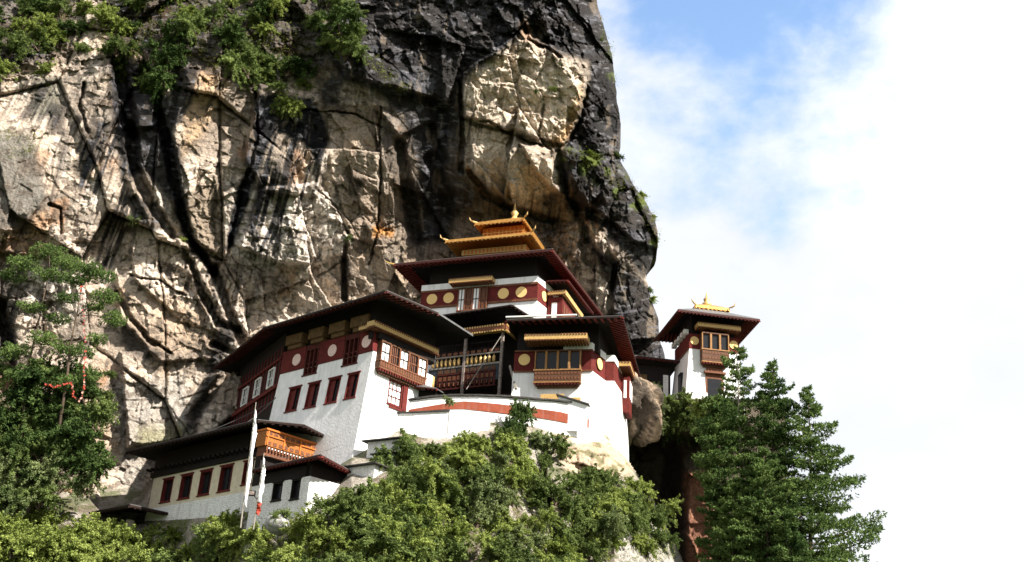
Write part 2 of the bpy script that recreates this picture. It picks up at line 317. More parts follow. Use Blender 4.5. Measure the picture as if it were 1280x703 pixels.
def bay(parent, mp, s0, s1, z0, z1, proud=.6, n=4, sill=.35, body='brown_timber', wht=False, arch=True):
    """Bhutanese bay window: projecting timber box, arched lights above, carved panels below, corbels under"""
    zs = z0+(z1-z0)*sill
    b = MB(mp).box(s0, s1, 0, proud, z0, zs).box(s0, s1, 0, proud, z1-.16, z1).box(s0, s1, 0, proud*.72, zs, z1-.16)
    b.box(s0+.15, s1-.15, 0, proud*.78, z0-.22, z0-.004).box(s0+.3, s1-.3, 0, proud*.5, z0-.42, z0-.224)
    bo = b.build('bay_window', body, parent); cw = (s1-s0)/n
    po = MB(mp); 
    for i in range(n+1): x = s0+cw*i; po.box(max(s0, x-.11), min(s1, x+.11), proud*.72+.004, proud+.03, zs, z1-.164)
    po.box(s0-.08, s1+.08, proud*.2, proud+.07, zs-.05, zs+.09).box(s0-.06, s1+.06, proud*.2, proud+.06, z0-.02, z0+.1)
    po.build('mullion', 'bay_post' if not wht else 'carved_timber', bo)
    for i in range(n):
        a0, a1 = s0+cw*i+.13, s0+cw*(i+1)-.13; zt = z1-.2; zb = zs+.1
        pn = MB(mp); h = zt-zb; r = (a1-a0)/2; m_ = (a0+a1)/2
        P = [(a0, zb), (a1, zb)]+[(m_+r*math.cos(t), zt-r*.7+r*.7*math.sin(t)) for t in np.linspace(0, math.pi, 7)] if arch else [(a0, zb), (a1, zb), (a1, zt), (a0, zt)]
        k = len(P); d = proud*.72
        pn.add([(x, d+.004, z) for x, z in P]+[(x, d+.03, z) for x, z in P], [tuple(range(k)), tuple(range(k, 2*k))[::-1]]+[(j, (j+1) % k, k+(j+1) % k, k+j) for j in range(k)])
        if wht and i % 2 == 0:
            p_ = pn.build('pane', 'window_white', bo); MB(mp).box(m_-.04, m_+.04, d+.032, d+.08, zb, zt).box(a0, a1, d+.034, d+.075, (zb+zt)/2-.05, (zb+zt)/2+.05).build('glazing_bar', 'dark_timber', p_)
        elif wht:
            p_ = pn.build('pane', 'glass_dark', bo); g = MB(mp)
            for q in (.25, .5, .75): g.box(a0+(a1-a0)*q-.05, a0+(a1-a0)*q+.05, d+.032, d+.09, zb, zt)
            g.box(a0, a1, d+.034, d+.08, (zb+zt)/2-.05, (zb+zt)/2+.05); g.build('lattice', 'carved_timber', p_)
        else: pn.build('pane', 'glass_dark', bo)
    # carved lower panels: rows of little pierced squares and a hanging fringe
    q = MB(mp); kk = max(3, int((s1-s0)/.33)); st = (s1-s0)/kk
    for i in range(kk):
        x = s0+st*(i+.5)
        for j in range(2): z = z0+.22+(zs-z0-.3)*(j+.5)/2; q.box(x-.1, x+.1, proud+.002, proud+.035, z-.12, z+.12)
    q.build('carved_panel', 'carved_timber', bo)
    q = MB(mp)
    for i in range(kk): x = s0+st*(i+.5); q.box(x-.09, x+.09, proud*.5, proud+.02, z0-.2, z0-.022)
    q.build('corbel_row', 'maroon_band', bo)
    return bo
def discs(parent, mp, cs, z, r, d0, m):
    for s in cs: MB(mp).disc(s, d0, d0+.05, z, r).build('disc', m, parent)
# ================================================================== BUILDINGS
def frame_thing(name, label, cat, O, yaw, group=None):
    return Frame(O, yaw), thing(name, label, cat, tuple(O), math.radians(yaw), group)

# ---------------------------------------------------------------- A: long white building at the left
fA, A = frame_thing('monastery_building', 'large white monastery building with four tall red windows under pale discs on a maroon band', 'building', (-13.13, 100, 29.64), -40.5)
LEAN = .10
def mapA(s, d, z): return (s, -d+LEAN*(min(z, 8)-5.0), z)
wins = [(-11.0, -9.25, 3.45, 6.0), (-8.15, -6.45, 3.4, 6.0), (-5.2, -3.5, 3.4, 6.0), (-2.5, -.95, 3.45, 6.0)]
mb = MB(mapA)
tops = [(-13.2, -9.45, 7.95), (-9.45, -7.45, 7.13), (-7.45, -3.75, 7.95), (-3.75, -1.7, 7.15), (-1.7, .32, 7.95)]
wall_face(mb, -13.2, .32, -7, 7.13, wins, .4)
for a0, a1, zt in tops:
    if zt > 7.2: mb.add([(a0, 0, 7.13), (a1, 0, 7.13), (a1, 0, zt), (a0, 0, zt)], [(0, 1, 2, 3)])
# right hand face with bay and lattice window, then back faces
def rs(s, d, z): return (d+.32, s, z)
mr_ = MB(rs); wall_face(mr_, 0, 8.6, -7, 8.0, [(2.75, 4.65, 3.5, 5.95)], .35)
mb.v += [(u, (v if v > 0 else LEAN*(min(z, 8)-5.0)) if abs(v) < 1e-6 else v, z) for u, v, z in [p for p in mr_.v]]; off = len(mb.v)-len(mr_.v); mb.f += [tuple(i+off for i in f) for f in mr_.f]
mb.mp = lambda a, b, c: (a, b, c)
mb.add([(-13.2, -.2-1, -7), (-13.2, 9, -7), (-13.2, 9, 7.95), (-13.2, .3, 7.95)], [(0, 1, 2, 3)])
mb.add([(-13.2, 8.6, -7), (.32, 8.6, -7), (.32, 8.6, 8), (-13.2, 8.6, 8)], [(0, 1, 2, 3)])
mb.add([(-13.2, .3, 7.9), (.3, .3, 7.9), (.3, 8.6, 7.9), (-13.2, 8.6, 7.9)], [(0, 1, 2, 3)])
wl = mb.build('wall', 'whitewash', A)
for i, (a0, a1, c0, c1) in enumerate(wins): window(A, mapA, a0+.02, a1-.02, c0+.01, c1-.01, rec=.34, cols=3, rows=1, frame='red_paint', pane='glass_dark', bar='dark_timber', shutter=.45)
window(A, lambda s, d, z: (d+.32, s, z), 2.77, 4.63, 3.52, 5.93, rec=.2, cols=3, rows=3, frame='red_paint', pane='window_white', bar='maroon_band')
MB(lambda s, d, z: (d+.32, s, z)).box(4.67, 5.3, -.1, .12, 2.6, 5.9).box(3.0, 5.3, .0, .12, 3.16, 3.36).build('door_post', 'red_paint', A)
fm = face_front(.3)
fr = MB(fm)
for a0, a1 in ((-13.1, -9.5), (-7.42, -3.8), (-1.66, .30)): fr.box(a0, a1, -1.0, .10, 7.97, 10.3)
fr.build('frieze', 'maroon_band', A)
for a0, a1 in ((-9.45, -7.45), (-3.75, -1.7)):
    dk = MB(fm).box(a0, a1, -1.0, .06, 9.75, 10.3)
    MB(fm).box(a0, a1, -1.0, -.3, 7.15, 9.75).build('pane', 'glass_dark', A)
    for k in range(4): x = a0+.1+(a1-a0-.2)*k/3; dk.box(x-.08, x+.08, -.298, .12, 7.2, 9.7)
    dk.box(a0, a1, -.298, .02, 8.3, 8.42)
    dk.box(a0-.1, a1+.1, -.05, .2, 7.0, 7.14); dk.build('drop_window', 'rafter_red', A)
dk = MB(fm)
dk.box(-13.1, .3, -1.5, -.4, 10.3, 13.2)
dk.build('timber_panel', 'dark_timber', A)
discs(A, fm, (-10.75, -5.45, -.65), 9.05, .62, .104, 'pale_disc')
for a0, a1 in ((-12.4, -9.9), (-8.9, -6.7), (-5.9, -3.6), (-2.8, -.3)):
    MB(fm).box(a0, a1, -.38, .55, 10.75, 11.75).box(a0+.2, a1-.2, -.38, .3, 10.32, 10.746).build('beam_end', 'ochre_beam', A)
fR = face_right(.32)
bay(A, fR, .75, 7.1, 6.35, 9.15, proud=.6, n=5, sill=.27, wht=True, arch=False, body='brown_timber')
MB(fR).box(.1, .7, 0, .06, 8.0, 10.3).build('frieze', 'maroon_band', A)
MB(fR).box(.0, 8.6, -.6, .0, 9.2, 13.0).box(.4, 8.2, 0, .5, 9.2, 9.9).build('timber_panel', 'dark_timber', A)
cornice(A, fR, -.9, 8.2, 9.85, 10.5, 0.01, .95, 'gold_pale')
cornice(A, face_front(-.1), -1.2, .1, 9.95, 10.5, 0.01, .4, 'gold_pale')
# left wing in dark timber, turned away
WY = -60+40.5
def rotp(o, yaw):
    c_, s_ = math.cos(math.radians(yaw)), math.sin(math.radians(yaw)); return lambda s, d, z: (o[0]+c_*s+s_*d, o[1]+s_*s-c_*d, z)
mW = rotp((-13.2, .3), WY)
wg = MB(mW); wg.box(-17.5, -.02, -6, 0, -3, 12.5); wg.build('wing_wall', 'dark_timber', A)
for a0 in (-3.1, -7.2, -11.2):
    window(A, lambda s, d, z: mW(s, d+.25, z), a0, a0+1.7, 7.05, 9.1, rec=.15, cols=2, rows=2, frame='window_white', pane='glass_dark', bar='window_white', lintel=False)
tb = MB(mW)
for k in range(18): tb.box(-17.4+k, -17.25+k, .0, .1, 4.8, 11)
tb.box(-17.5, 0, 0, .3, 6.5, 6.9).box(-17.5, 0, 0, .2, 9.6, 9.85).build('rail', 'maroon_band', A)
roof(A, [(4.1, -2.4, 12.2), (4.6, 4.2, 12.2), (3.6, 10.5, 12.2), (-13, 12, 12.2), (-28.2, 11, 12.2), (-28.7, 2.9, 12.2), (-13.7, -2.2, 12.2)], 2.2, .25, edges=(0, 5, 6), centre=(-9, 4.5, 12.2), fascia='fascia_dark', rafter='rafter_red', t=.2)

# ---------------------------------------------------------------- B: low building at the bottom left
fB, B = frame_thing('monastery_building', 'long low whitewashed building with five dark windows and an orange gallery under its gable', 'building', (-21.47, 101.5, 25.0), -42.5)
fm = face_front(0)
w5 = [(-16.95, -15.1, -.37, 2.0), (-13.75, -11.75, -.38, 2.03), (-10.45, -8.5, -.38, 2.05), (-7.15, -5.15, -.37, 2.1), (-3.45, -1.9, -.1, 2.1)]
mb = MB(fm); wall_face(mb, -18.9, .4, -.82, 2.4, w5, .5)
mb.add([(.4, 0, -.8), (.4, -8, -.8), (.4, -8, 3.0), (.4, 0, 2.4)], [(0, 1, 2, 3)])
mb.build('upper_wall', 'cream_wash', B)
mb = MB(fm); mb.add([(-19.4, .25, -6), (3, .25, -6), (3, .04, -.82), (-18.95, .04, -.82), (-19.4, -6, -6), (-18.95, -6, -.82), (3, -6, -.82)], [(0, 1, 2, 3), (0, 3, 5, 4), (3, 2, 6, 5)])
mb.add([(-18.9, 0, -.82), (-18.9, -6, -.82), (-18.9, -6, 2.4), (-18.9, 0, 2.4)], [(0, 1, 2, 3)])
mb.build('lower_wall', 'whitewash_stone', B)
for a0, a1, c0, c1 in w5: window(B, fm, a0+.02, a1-.02, c0+.01, c1-.01, rec=.4, cols=2, rows=1, frame='maroon_band', pane='glass_dark', bar='dark_timber')
tb = MB(fm).box(-19.3, .9, -1.2, .25, 2.42, 2.9).box(-19.3, .8, -1.2, -.05, 2.9, 5.0)
for k in range(26): tb.box(-19.2+k*.77, -18.95+k*.77, .25, .9, 2.95, 3.2)
tb.build('timber_panel', 'dark_timber', B)
roof(B, [(3.85, .74, 4.7), (-.02+1.2, 9.3, 4.7), (-6, 10, 4.7), (-21.5, 8, 4.7), (-20.8, -2.6, 4.7), (1.2, -2.5, 4.7)], 1.5, .3, edges=(0, 4, 5), t=.2, fascia='fascia_dark', rafter='fascia_dark')
# orange gallery facing right
def mG(s, d, z): return (1.4+d, s, z)
g = MB(mG).box(-1.9, 4.6, -.8, .6, 2.55, 3.95); go = g.build('gallery', 'orange_panel', B)
q = MB(mG)
for k in range(4): x = -1.7+5.6*(k)/3; q.box(x-.07, x+.07, .602, .68, 2.6, 3.9)
q.box(-1.95, 4.65, .602, .72, 3.4, 3.5).box(-2.0, 4.7, -.8, .75, 3.954, 4.1); q.build('gallery_frame', 'gold_red', go)
q = MB(mG)
for k in range(9): x = -1.45+5.1*k/8; q.box(x-.2, x+.2, .602, .64, 2.65, 2.95).box(x-.2, x+.2, .602, .63, 3.55, 3.85)
q.build('carved_panel', 'carved_timber', go)
q = MB(mG)
for k in range(16): x = -1.55+5.3*k/15; q.box(x-.09, x+.09, .1, .55, 2.1, 2.5)
q.box(-1.65, 3.85, -.8, .35, 1.7, 2.54); q.build('corbel_row', 'carved_timber', go)
q = MB(mG)
for k in range(15): x = -1.38+5.3*k/15; q.box(x-.05, x+.05, .3, .6, 2.3, 2.42)
q.build('corbel_tip', 'window_white', go)
MB(mG).box(-1.6, 5.5, -.9, -.1, -1, 2.2).box(3.9, 5.6, -.8, .2, 1.9, 4.2).build('timber_panel', 'dark_timber', B)
# annex
fa, X = frame_thing('annex', 'small white stone annex with two dark windows under a sloping dark roof', 'annex', tuple(fB.w(9.24, -2, -4.1)), -42.5)
fm = face_front(0); mb = MB(fm)
wx = [(-4.95, -3.6, 1.25, 2.85), (-2.35, -1.15, 1.1, 2.85)]
wall_face(mb, -8, 0, -3, 2.9, wx, .4)
mb.add([(0, 0, -3), (0, -4, -3), (0, -4, 2.9), (0, 0, 2.9)], [(0, 1, 2, 3)]); mb.add([(-8, 0, -3), (-8, -4, -3), (-8, -4, 2.9), (-8, 0, 2.9)], [(0, 1, 2, 3)])
mb.build('wall', 'whitewash_stone', X)
for a0, a1, c0, c1 in wx: window(X, fm, a0+.02, a1-.02, c0+.01, c1-.01, rec=.35, cols=1, rows=1, frame='dark_timber', pane='glass_dark')
MB(fm).box(-7.9, -.02, -5, -.1, 2.9, 3.95).build('timber_panel', 'dark_timber', X)
MB(face_right(0)).box(3.4, 3.6, .0, .15, -1.2, 2.9).build('post', 'pole_wood', X)
MB(face_right(-.3)).box(.1, 5, -.5, 0, 2.95, 4.3).build('timber_panel', 'dark_timber', X)
roof(X, [(2.2, -.9, 4.1), (.2, 5.4, 3.9), (-5, 6, 4.0), (-9, 3, 4.1), (-7.6, -.6, 4.1)], .7, .3, edges=(0, 4), t=.2, sp=.5, rl=.8)

# ---------------------------------------------------------------- small sheds between A and the terrace
def hutU(name, label, px, py, Y, yaw, w_, d_, h_, m='whitewash_stone', roofm='slate', over=.45, opening=None):
    P = at(px, py, Y); f, o = frame_thing(name, label, 'shed', tuple(P), yaw)
    mb = MB(face_front(0)); wall_face(mb, -w_, 0, -4, h_, [opening] if opening else [], .35)
    mb.add([(0, 0, -4), (0, -d_, -4), (0, -d_, h_), (0, 0, h_)], [(0, 1, 2, 3)]); mb.add([(-w_, 0, -4), (-w_, -d_, -4), (-w_, -d_, h_), (-w_, 0, h_)], [(0, 1, 2, 3)])
    mb.build('wall', m, o)
    if opening: MB(face_front(0)).box(opening[0]-.05, opening[1]+.05, -.5, -.36, opening[2]-.05, opening[3]+.05).build('doorway', 'glass_dark', o)
    q = MB().box(-w_-over, over, -over, d_+over, h_+.002, h_+.11).box(-w_-over*.5, over*.4, -over*.4, d_+over*.5, h_+.112, h_+.19)
    r_ = q.build('roof', roofm, o)
    return f, o
hutU('stone_shed', 'small white stone shed with a flat slate roof below the tall white wall', 499, 573, 97.0, -30, 3.6, 2.2, 1.75, opening=(-3.1, -2.5, -.9, -.2))
hutU('stone_wall', 'ruined whitewashed stone wall end with a slate coping beside the shrubs', 489, 598, 96.0, -35, 1.9, 1.2, 2.2)
hutU('stone_shed', 'low pale stone shed half hidden between annex roof and shrubs', 466, 604, 94.5, -35, 3.0, 2.2, 1.6)

# ---------------------------------------------------------------- left hut
P = at(150, 660, 112.0); fh, H = frame_thing('hut', 'low dark-roofed timber hut with a pale slatted front, leftmost of the buildings', 'hut', tuple(P), -42)
MB().box(-6, 0, 0, 5, -3, 1.0).build('wall', 'dark_timber', H)
q = MB(face_front(0))
for k in range(11): q.box(-5.7+k*.52, -5.45+k*.52, .0, .08, -1.2, .6)
q.build('slat_row', 'cream_wash', H)
MB().box(-.02, .4, .5, 1.2, -2, .9).build('post', 'cream_wash', H)
roof(H, [(3.6, -1.5, 1.5), (3.8, 6, 1.5), (-7, 6.4, 1.5), (-7.2, -1.2, 1.5)], .8, .3, edges=(0, 3), t=.22, fascia='fascia_dark', rafter='fascia_dark')

# ---------------------------------------------------------------- C: right-hand building over the terrace
fC, Cb = frame_thing('monastery_building', 'white building with a four-light carved bay window under wide flat eaves, above the curved terrace', 'building', (8.65, 108, 35.03), -13.5)
fm = face_front(0)
mb = MB()
FP = [(0, 0), (1.0, 3.4), (1.9, 3.45), (2.3, 8.0), (2.2, 14), (-8.2, 14), (-8.2, 0)]
FPb = [(.45, -.35), (1.5, 3.2), (2.45, 3.2), (2.9, 8.0), (2.5, 14), (-8.2, 14), (-8.2, -.35)]
mb.prism([(u-(u0-u)*.0, v) for (u, v), (u0, v0) in zip(FPb, FP)], -5.5, 4.85, FP).build('wall', 'whitewash', Cb)
fz = MB().prism([(-8.15, .04), (-.04, .04), (.93, 3.3), (.9, 13), (-8.15, 13)], 4.854, 7.1)
fz.build('frieze', 'maroon_band', Cb)
MB().prism([(.95, 3.42), (1.82, 3.5), (2.2, 8), (.97, 8)], 4.856, 7.0).build('frieze', 'red_paint', Cb)
MB().prism([(-3, -.05), (.02, -.05), (1.0, 3.35), (-3, 3.3)], 7.104, 7.85).prism([(.93, 3.4), (1.9, 3.42), (2.2, 7.5), (.95, 7.5)], 7.004, 7.7).build('band', 'whitewash', Cb)
MB(fm).box(-8.1, .1, -.1, .14, 4.7, 4.852).box(-8.1, .1, -.1, .12, 6.95, 7.1).build('trim', 'carved_timber', Cb)
discs(Cb, fm, (-7.05,), 6.1, .62, .0, 'gold_disc')
MB(lambda s, d, z: (s*.3+.5+d, s+1.7, z)).disc(0, .09, .14, 6.1, .6).build('disc', 'gold_disc', Cb)
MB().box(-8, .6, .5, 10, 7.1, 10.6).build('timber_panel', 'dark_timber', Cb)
bay(Cb, fm, -5.78, -1.0, 3.3, 6.85, proud=.8, n=4, sill=.38, body='brown_timber')
cornice(Cb, fm, -6.7, -.2, 7.35, 8.05, .3, 2.2, 'gold_pale')
MB(lambda s, d, z: (2.3+d, s, z)).box(7.2, 9.6, -.5, .75, 2.6, 6.6).build('side_bay', 'red_paint', Cb)
q = MB(lambda s, d, z: (3.05+d, s, z))
for k in range(3): q.box(7.4+k*.75, 7.9+k*.75, 0.002, .06, 4.3, 6.2)
q.build('side_bay_light', 'window_white', Cb)
MB(lambda s, d, z: (s, 7.2-d, z)).box(2.45, 2.75, .002, .05, 4.2, 6.2).build('side_bay_light', 'window_white', Cb)
cornice(Cb, lambda s, d, z: (2.2+d, s, z), 5.6, 9.6, 7.1, 7.7, 0, 1.1, 'gold_pale')
cornice(Cb, lambda s, d, z: (s, 5.6-d, z), 1.3, 3.3, 7.1, 7.7, 0, .12, 'gold_pale')
roof(Cb, [(3.45, -2.8, 9.45), (3.2, 21, 9.45), (-9, 21, 9.45), (-8.6, -2.6, 9.45)], 1.4, .3, edges=(0, 3), t=.2, sp=.7, fascia='fascia_dark', rafter='red_paint')
MB().tube([(-8.6, -2.95, 9.72), (-1.2, -3.05, 9.72)], .09).build('gutter', 'window_white', Cb)

# ---------------------------------------------------------------- F: porch with prayer wheels
fF, F = frame_thing('porch', 'open timber porch with a row of prayer wheels, carved gold cornice and grey posts', 'porch', (.62, 111.5, 39.93), -27)
fm = face_front(0)
MB().box(-11, 1.2, 2.6, 3.0, -4, 7.4).box(-11, 1.2, -.0, 3, -2.2, -1.9).box(-11, .6, -.1, 2.6, 5.72, 5.9).build('back_wall', 'dark_timber', F)
cornice(F, face_front(-.2), -9.4, -.9, 4.95, 5.7, 0, .6, 'carved_timber', 'gold_pale')
cornice(F, face_right(-1.0), -.7, 3.0, 4.95, 5.7, 0, .3, 'carved_timber', 'gold_pale')
for u in (-1.35, -5.8): MB().box(u-.14, u+.14, -.2, .08, -2, 4.95).build('post', 'grey_post', F)
MB(fm).box(-10.2, -1.5, -.1, .08, 1.55, 1.75).box(-10.2, -1.5, -.1, .08, 2.78, 2.92).build('rail', 'pole_wood', F)
MB(fm).box(-10.2, -1.5, -.06, .02, -.2, 1.5).build('back_panel', 'blue_paint', F)
wproto = None
for k in range(15):
    if k == 7: continue
    u = -9.7+k*.53
    wm = MB().lathe(0, 0, [(1.78, .05), (1.85, .17), (2.45, .17), (2.55, .05), (2.75, .03)], 10)
    if wproto is None: wproto = wm.build('prayer_wheel', 'gold_pale', F, True); wproto.location = (u, .0, 0)
    else: o = wproto.copy(); C.objects.link(o); o.parent = F; o.location = (u, .0, 0)
q = MB(fm).box(-9.0, -1.9, -.1, .14, .75, .9).box(-9.0, -1.9, -.1, .14, -.9, -.75)
for k in range(13): u = -8.9+k*.57; q.box(u-.1, u+.1, -.05, .1, -.75, .75)
q.build('balustrade', 'rafter_red', F)
q = MB(fm)
for k in range(12): u = -8.62+k*.57; q.box(u-.16, u+.16, .0, .12, .1, .6).box(u-.06, u+.06, .0, .16, -.5, -.1)
q.build('carved_panel', 'carved_timber', F)
q = MB(fm)
for k in range(22): u = -10.1+k*.4; q.box(u-.03, u+.03, -.5, -.44, 2.95, 4.9)
q.box(-10.2, -1.5, -.5, -.4, 3.6, 3.68).box(-10.2, -1.5, -.5, -.38, 4.3, 4.42); q.build('screen', 'dark_timber', F)
q = MB(fm)
for k in range(12): u = -9.9+k*.72; q.box(u-.24, u+.24, -.06, .0, 3.0, 3.35)
q.build('valance', 'carved_timber', F)
q = MB(fm)
for k in range(9): u = -8.7+k*.8; q.box(u-.3, u+.3, .021, .06, .98, 1.4)
q.build('painted_panel', 'brown_timber', F)
MB().lathe(-9.4, -.6, [(-.9, .1), (-.75, .36), (.55, .36), (.7, .1)], 14).build('large_prayer_wheel', 'gold_pale', F, True)
MB().tube([(-1.3, -.4, 4.6), (-4.0, -2.4, -1.9)], .045).build('rope', 'pole_wood', F)
MB().tube([(-.4, .2, 1.2), (1.5, -1.9, -2.2)], .16, 4).build('strut', 'pole_wood', F)
roof(F, [(.2, -1.4, 7.45), (.9, 3.5, 7.45), (-9.5, 6, 7.45), (-11.5, -1.0, 7.45)], 1.0, .3, edges=(0, 3), t=.12, rl=.9, fascia='fascia_dark', rafter='fascia_dark')

# ---------------------------------------------------------------- D: top temple with golden roof
fD, D = frame_thing('temple', 'topmost temple with yellow discs on a maroon frieze, red eaves and a tiered golden roof', 'temple', (2.94, 116, 48.22), -20)
fm = face_front(0)
MB().prism([(0, 0), (.5, 3), (.8, 16), (-14.2, 16), (-14.2, 0)], -8, 2.35).build('wall', 'whitewash', D)
MB().prism([(.02, -.06), (.5, 3), (.8, 16), (-14.25, 16), (-14.25, -.06)], 2.354, 4.6).build('frieze', 'maroon_band', D)
MB().prism([(.0, -.12), (.52, 3), (.7, 10), (-14.3, 10), (-14.3, -.12)], 4.604, 5.35).build('band', 'whitewash', D)
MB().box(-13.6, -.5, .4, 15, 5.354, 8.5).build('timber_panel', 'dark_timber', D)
q = MB(fm).box(-14.3, .05, .0, .16, 4.35, 4.6).box(-14.3, .05, .0, .16, 2.36, 2.62); q.build('trim', 'carved_timber', D)
discs(D, fm, (-12.85, -10.75, -4.05, -1.9), 3.5, .66, .065, 'gold_disc')
MB(lambda s, d, z: (s*.16+d, s, z)).disc(1.6, .05, .1, 3.5, .6).build('disc', 'gold_disc', D)
bay(D, fm, -9.5, -5.9, 1.2, 4.5, proud=.4, n=4, sill=.12, wht=True, arch=False)
cornice(D, fm, -10.4, -5.1, 4.7, 5.3, .13, 1.3, 'gold_pale')
# side gallery on the right
MB().box(.55, 2.3, 2.3, 8.5, -3, 3.6).build('side_gallery', 'maroon_band', D)
q = MB(lambda s, d, z: (s, 2.3-d, z))
q.box(1.05, 1.65, .002, .06, 1.0, 2.9); q.build('side_light', 'window_white', D)
q = MB(lambda s, d, z: (2.3+d, s, z))
for k in range(6): q.box(2.7+k*.95, 3.2+k*.95, .002, .07, .6, 2.8)
q.build('side_light', 'carved_timber', D)
cornice(D, lambda s, d, z: (s, 2.2-d, z), .6, 2.75, 3.7, 4.2, 0, .3, 'gold_pale')
MB(lambda s, d, z: (2.4+d, s, z)).box(2.0, 9.5, 0, .35, 3.7, 4.25).build('cornice', 'gold_pale', D)
roof(D, [(3.1, 1.6, 5.2), (3.4, 11.5, 5.2), (.6, 11.5, 5.4), (.5, 1.7, 5.4)], .25, .2, edges=(0, 3), t=.14, sp=.45, rl=.5, top='red_paint')
roof(D, [(2.25, -2.2, 7.3), (3.0, 17.5, 7.3), (-17.2, 17.5, 7.3), (-17.25, -2.05, 7.3)], 1.8, .3, edges=(0, 2, 3), t=.3, sp=.55, rl=1.5)
MB().tube([(-17.2, -2.0, 7.5), (-17.8, -2.2, 7.6), (-18.3, -2.4, 7.85)], [.12, .10, .04]).build('roof_horn', 'gold_pale', D)
# golden tiers
def tier(parent, u0, u1, v0, v1, z, rise, over=None, horns=True, m='gold'):
    E = [(u1, v0, z), (u1, v1, z), (u0, v1, z), (u0, v0, z)]
    ro = roof(parent, E, rise, .45, t=.3, top=m, soffit='gold_red', fascia=m, rafter='gold', sp=.5, rl=.9)
    if horns:
        for (a, b, sa, sb) in ((u1, v0, 1, -1), (u0, v0, -1, -1), (u1, v1, 1, 1), (u0, v1, -1, 1)):
            MB().tube([(a-.3*sa, b-.3*sb, z+.3), (a+.2*sa, b+.2*sb, z+.36), (a+.5*sa, b+.4*sb, z+.52), (a+.58*sa, b+.45*sb, z+.85)], [.14, .12, .09, .03]).build('roof_horn', 'gold_pale', ro)
    return ro
MB().box(-10.3, -2.8, 2.6, 9.5, 8.0, 10.0).build('lantern', 'gold_red', D)
MB().box(-10.6, -2.5, 2.3, 9.8, 10.0, 10.7).build('cornice', 'gold_pale', D)
tier(D, -12.0, -1.2, .4, 12.5, 11.0, 1.4)
MB().box(-8.3, -3.2, 3.0, 9.5, 12.3, 13.7).build('lantern', 'gold_red', D)
q = MB()
for k in range(11): u = -8.2+k*.49; q.box(u-.07, u+.07, 2.9, 3.0, 12.3, 13.6)
for k in range(12): v = 3.1+k*.55; q.box(-3.2, -3.1, v-.07, v+.07, 12.3, 13.6)
q.box(-8.35, -3.15, 2.85, 9.6, 12.85, 12.98); q.build('lantern_colonnade', 'gold', D)
q = MB()
for k in range(16): u = -10.2+k*.48; q.box(u-.09, u+.09, 2.22, 2.3, 10.1, 10.6)
for k in range(14): v = 2.4+k*.52; q.box(-2.5, -2.42, v-.09, v+.09, 10.1, 10.6)
q.build('colonnade', 'gold_red', D)
tier(D, -8.9, -2.7, 1.6, 11, 13.6, 1.5)
MB().lathe(-5.3, 5.4, [(15.2, .75), (15.6, .8), (16.0, .35), (16.3, .3), (16.7, .5), (17.1, .2), (17.6, .12), (18.3, .02)], 12).build('finial', 'gold_pale', D, True)

# ---------------------------------------------------------------- E: tower on the right
fE, Et = frame_thing('tower', 'square white tower with a brown bay window and golden finial, standing apart at the right', 'tower', (20.65, 122, 43.89), 7)
fm = face_front(0)
MB().prism([(-.25, -.2), (7.0, -.2), (7.0, 6.4), (-.25, 6.4)], -3.5, 4.45, [(.5, .1), (6.5, .1), (6.5, 6), (.5, 6)]).build('wall', 'whitewash', Et)
MB().box(.46, 6.54, .06, 6.04, 4.454, 6.3).build('frieze', 'maroon_band', Et)
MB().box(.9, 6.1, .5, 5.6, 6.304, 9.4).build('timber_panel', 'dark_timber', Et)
discs(Et, fm, (1.12, 5.86), 5.45, .52, -.05, 'gold_disc')
bay(Et, fm, 1.75, 5.0, 2.65, 6.35, proud=.85, n=3, sill=.42, body='brown_timber')
for x in (2.3, 4.45): MB(fm).box(x-.25, x+.25, .56, .62, 4.5, 5.9).build('pane', 'window_white', Et)
cornice(Et, fm, 1.2, 6.4, 6.75, 7.4, -.2, 1.1, 'gold_pale')
MB(fm).box(2.35, 4.5, -.2, .1, -1.6, 1.5).build('door_frame', 'carved_timber', Et)
MB(fm).box(2.6, 4.25, .1, .14, -1.5, .9).build('door', 'glass_dark', Et)
MB(fm).box(2.15, 4.7, -.2, .45, 1.5, 1.75).box(2.5, 4.35, -.2, .3, 1.752, 2.2).build('lintel', 'carved_timber', Et)
q = MB(face_left(.5))
for k in range(5): q.box(.3+k*1.2, .9+k*1.2, .02, .55, 6.35, 6.9)
q.build('beam_end', 'whitewash_stone', Et)
MB(face_left(.44)).box(.2, 5.8, .0, .12, 4.3, 4.46).build('trim', 'carved_timber', Et)
MB(lambda s, d, z: (-.02-d, s, z)).box(1.8, 2.9, -.3, .05, -1.2, 2.0).build('side_door', 'glass_dark', Et)
roof(Et, [(8.4, -2.0, 8.0), (8.6, 7.6, 8.0), (-1.6, 7.6, 8.0), (-1.5, -2.3, 8.0)], 2.0, .25, t=.25, sp=.45, rl=1.2, top='roof_metal')
MB().box(2.0, 5.2, 1.4, 4.6, 9.4, 10.4).build('lantern', 'gold_red', Et)
tier(Et, 1.5, 5.7, .8, 5.2, 10.1, .7)
MB().lathe(3.6, 3.0, [(11.2, .6), (11.5, .65), (11.9, .28), (12.2, .4), (12.5, .15), (13.2, .02)], 12).build('finial', 'gold_pale', Et, True)
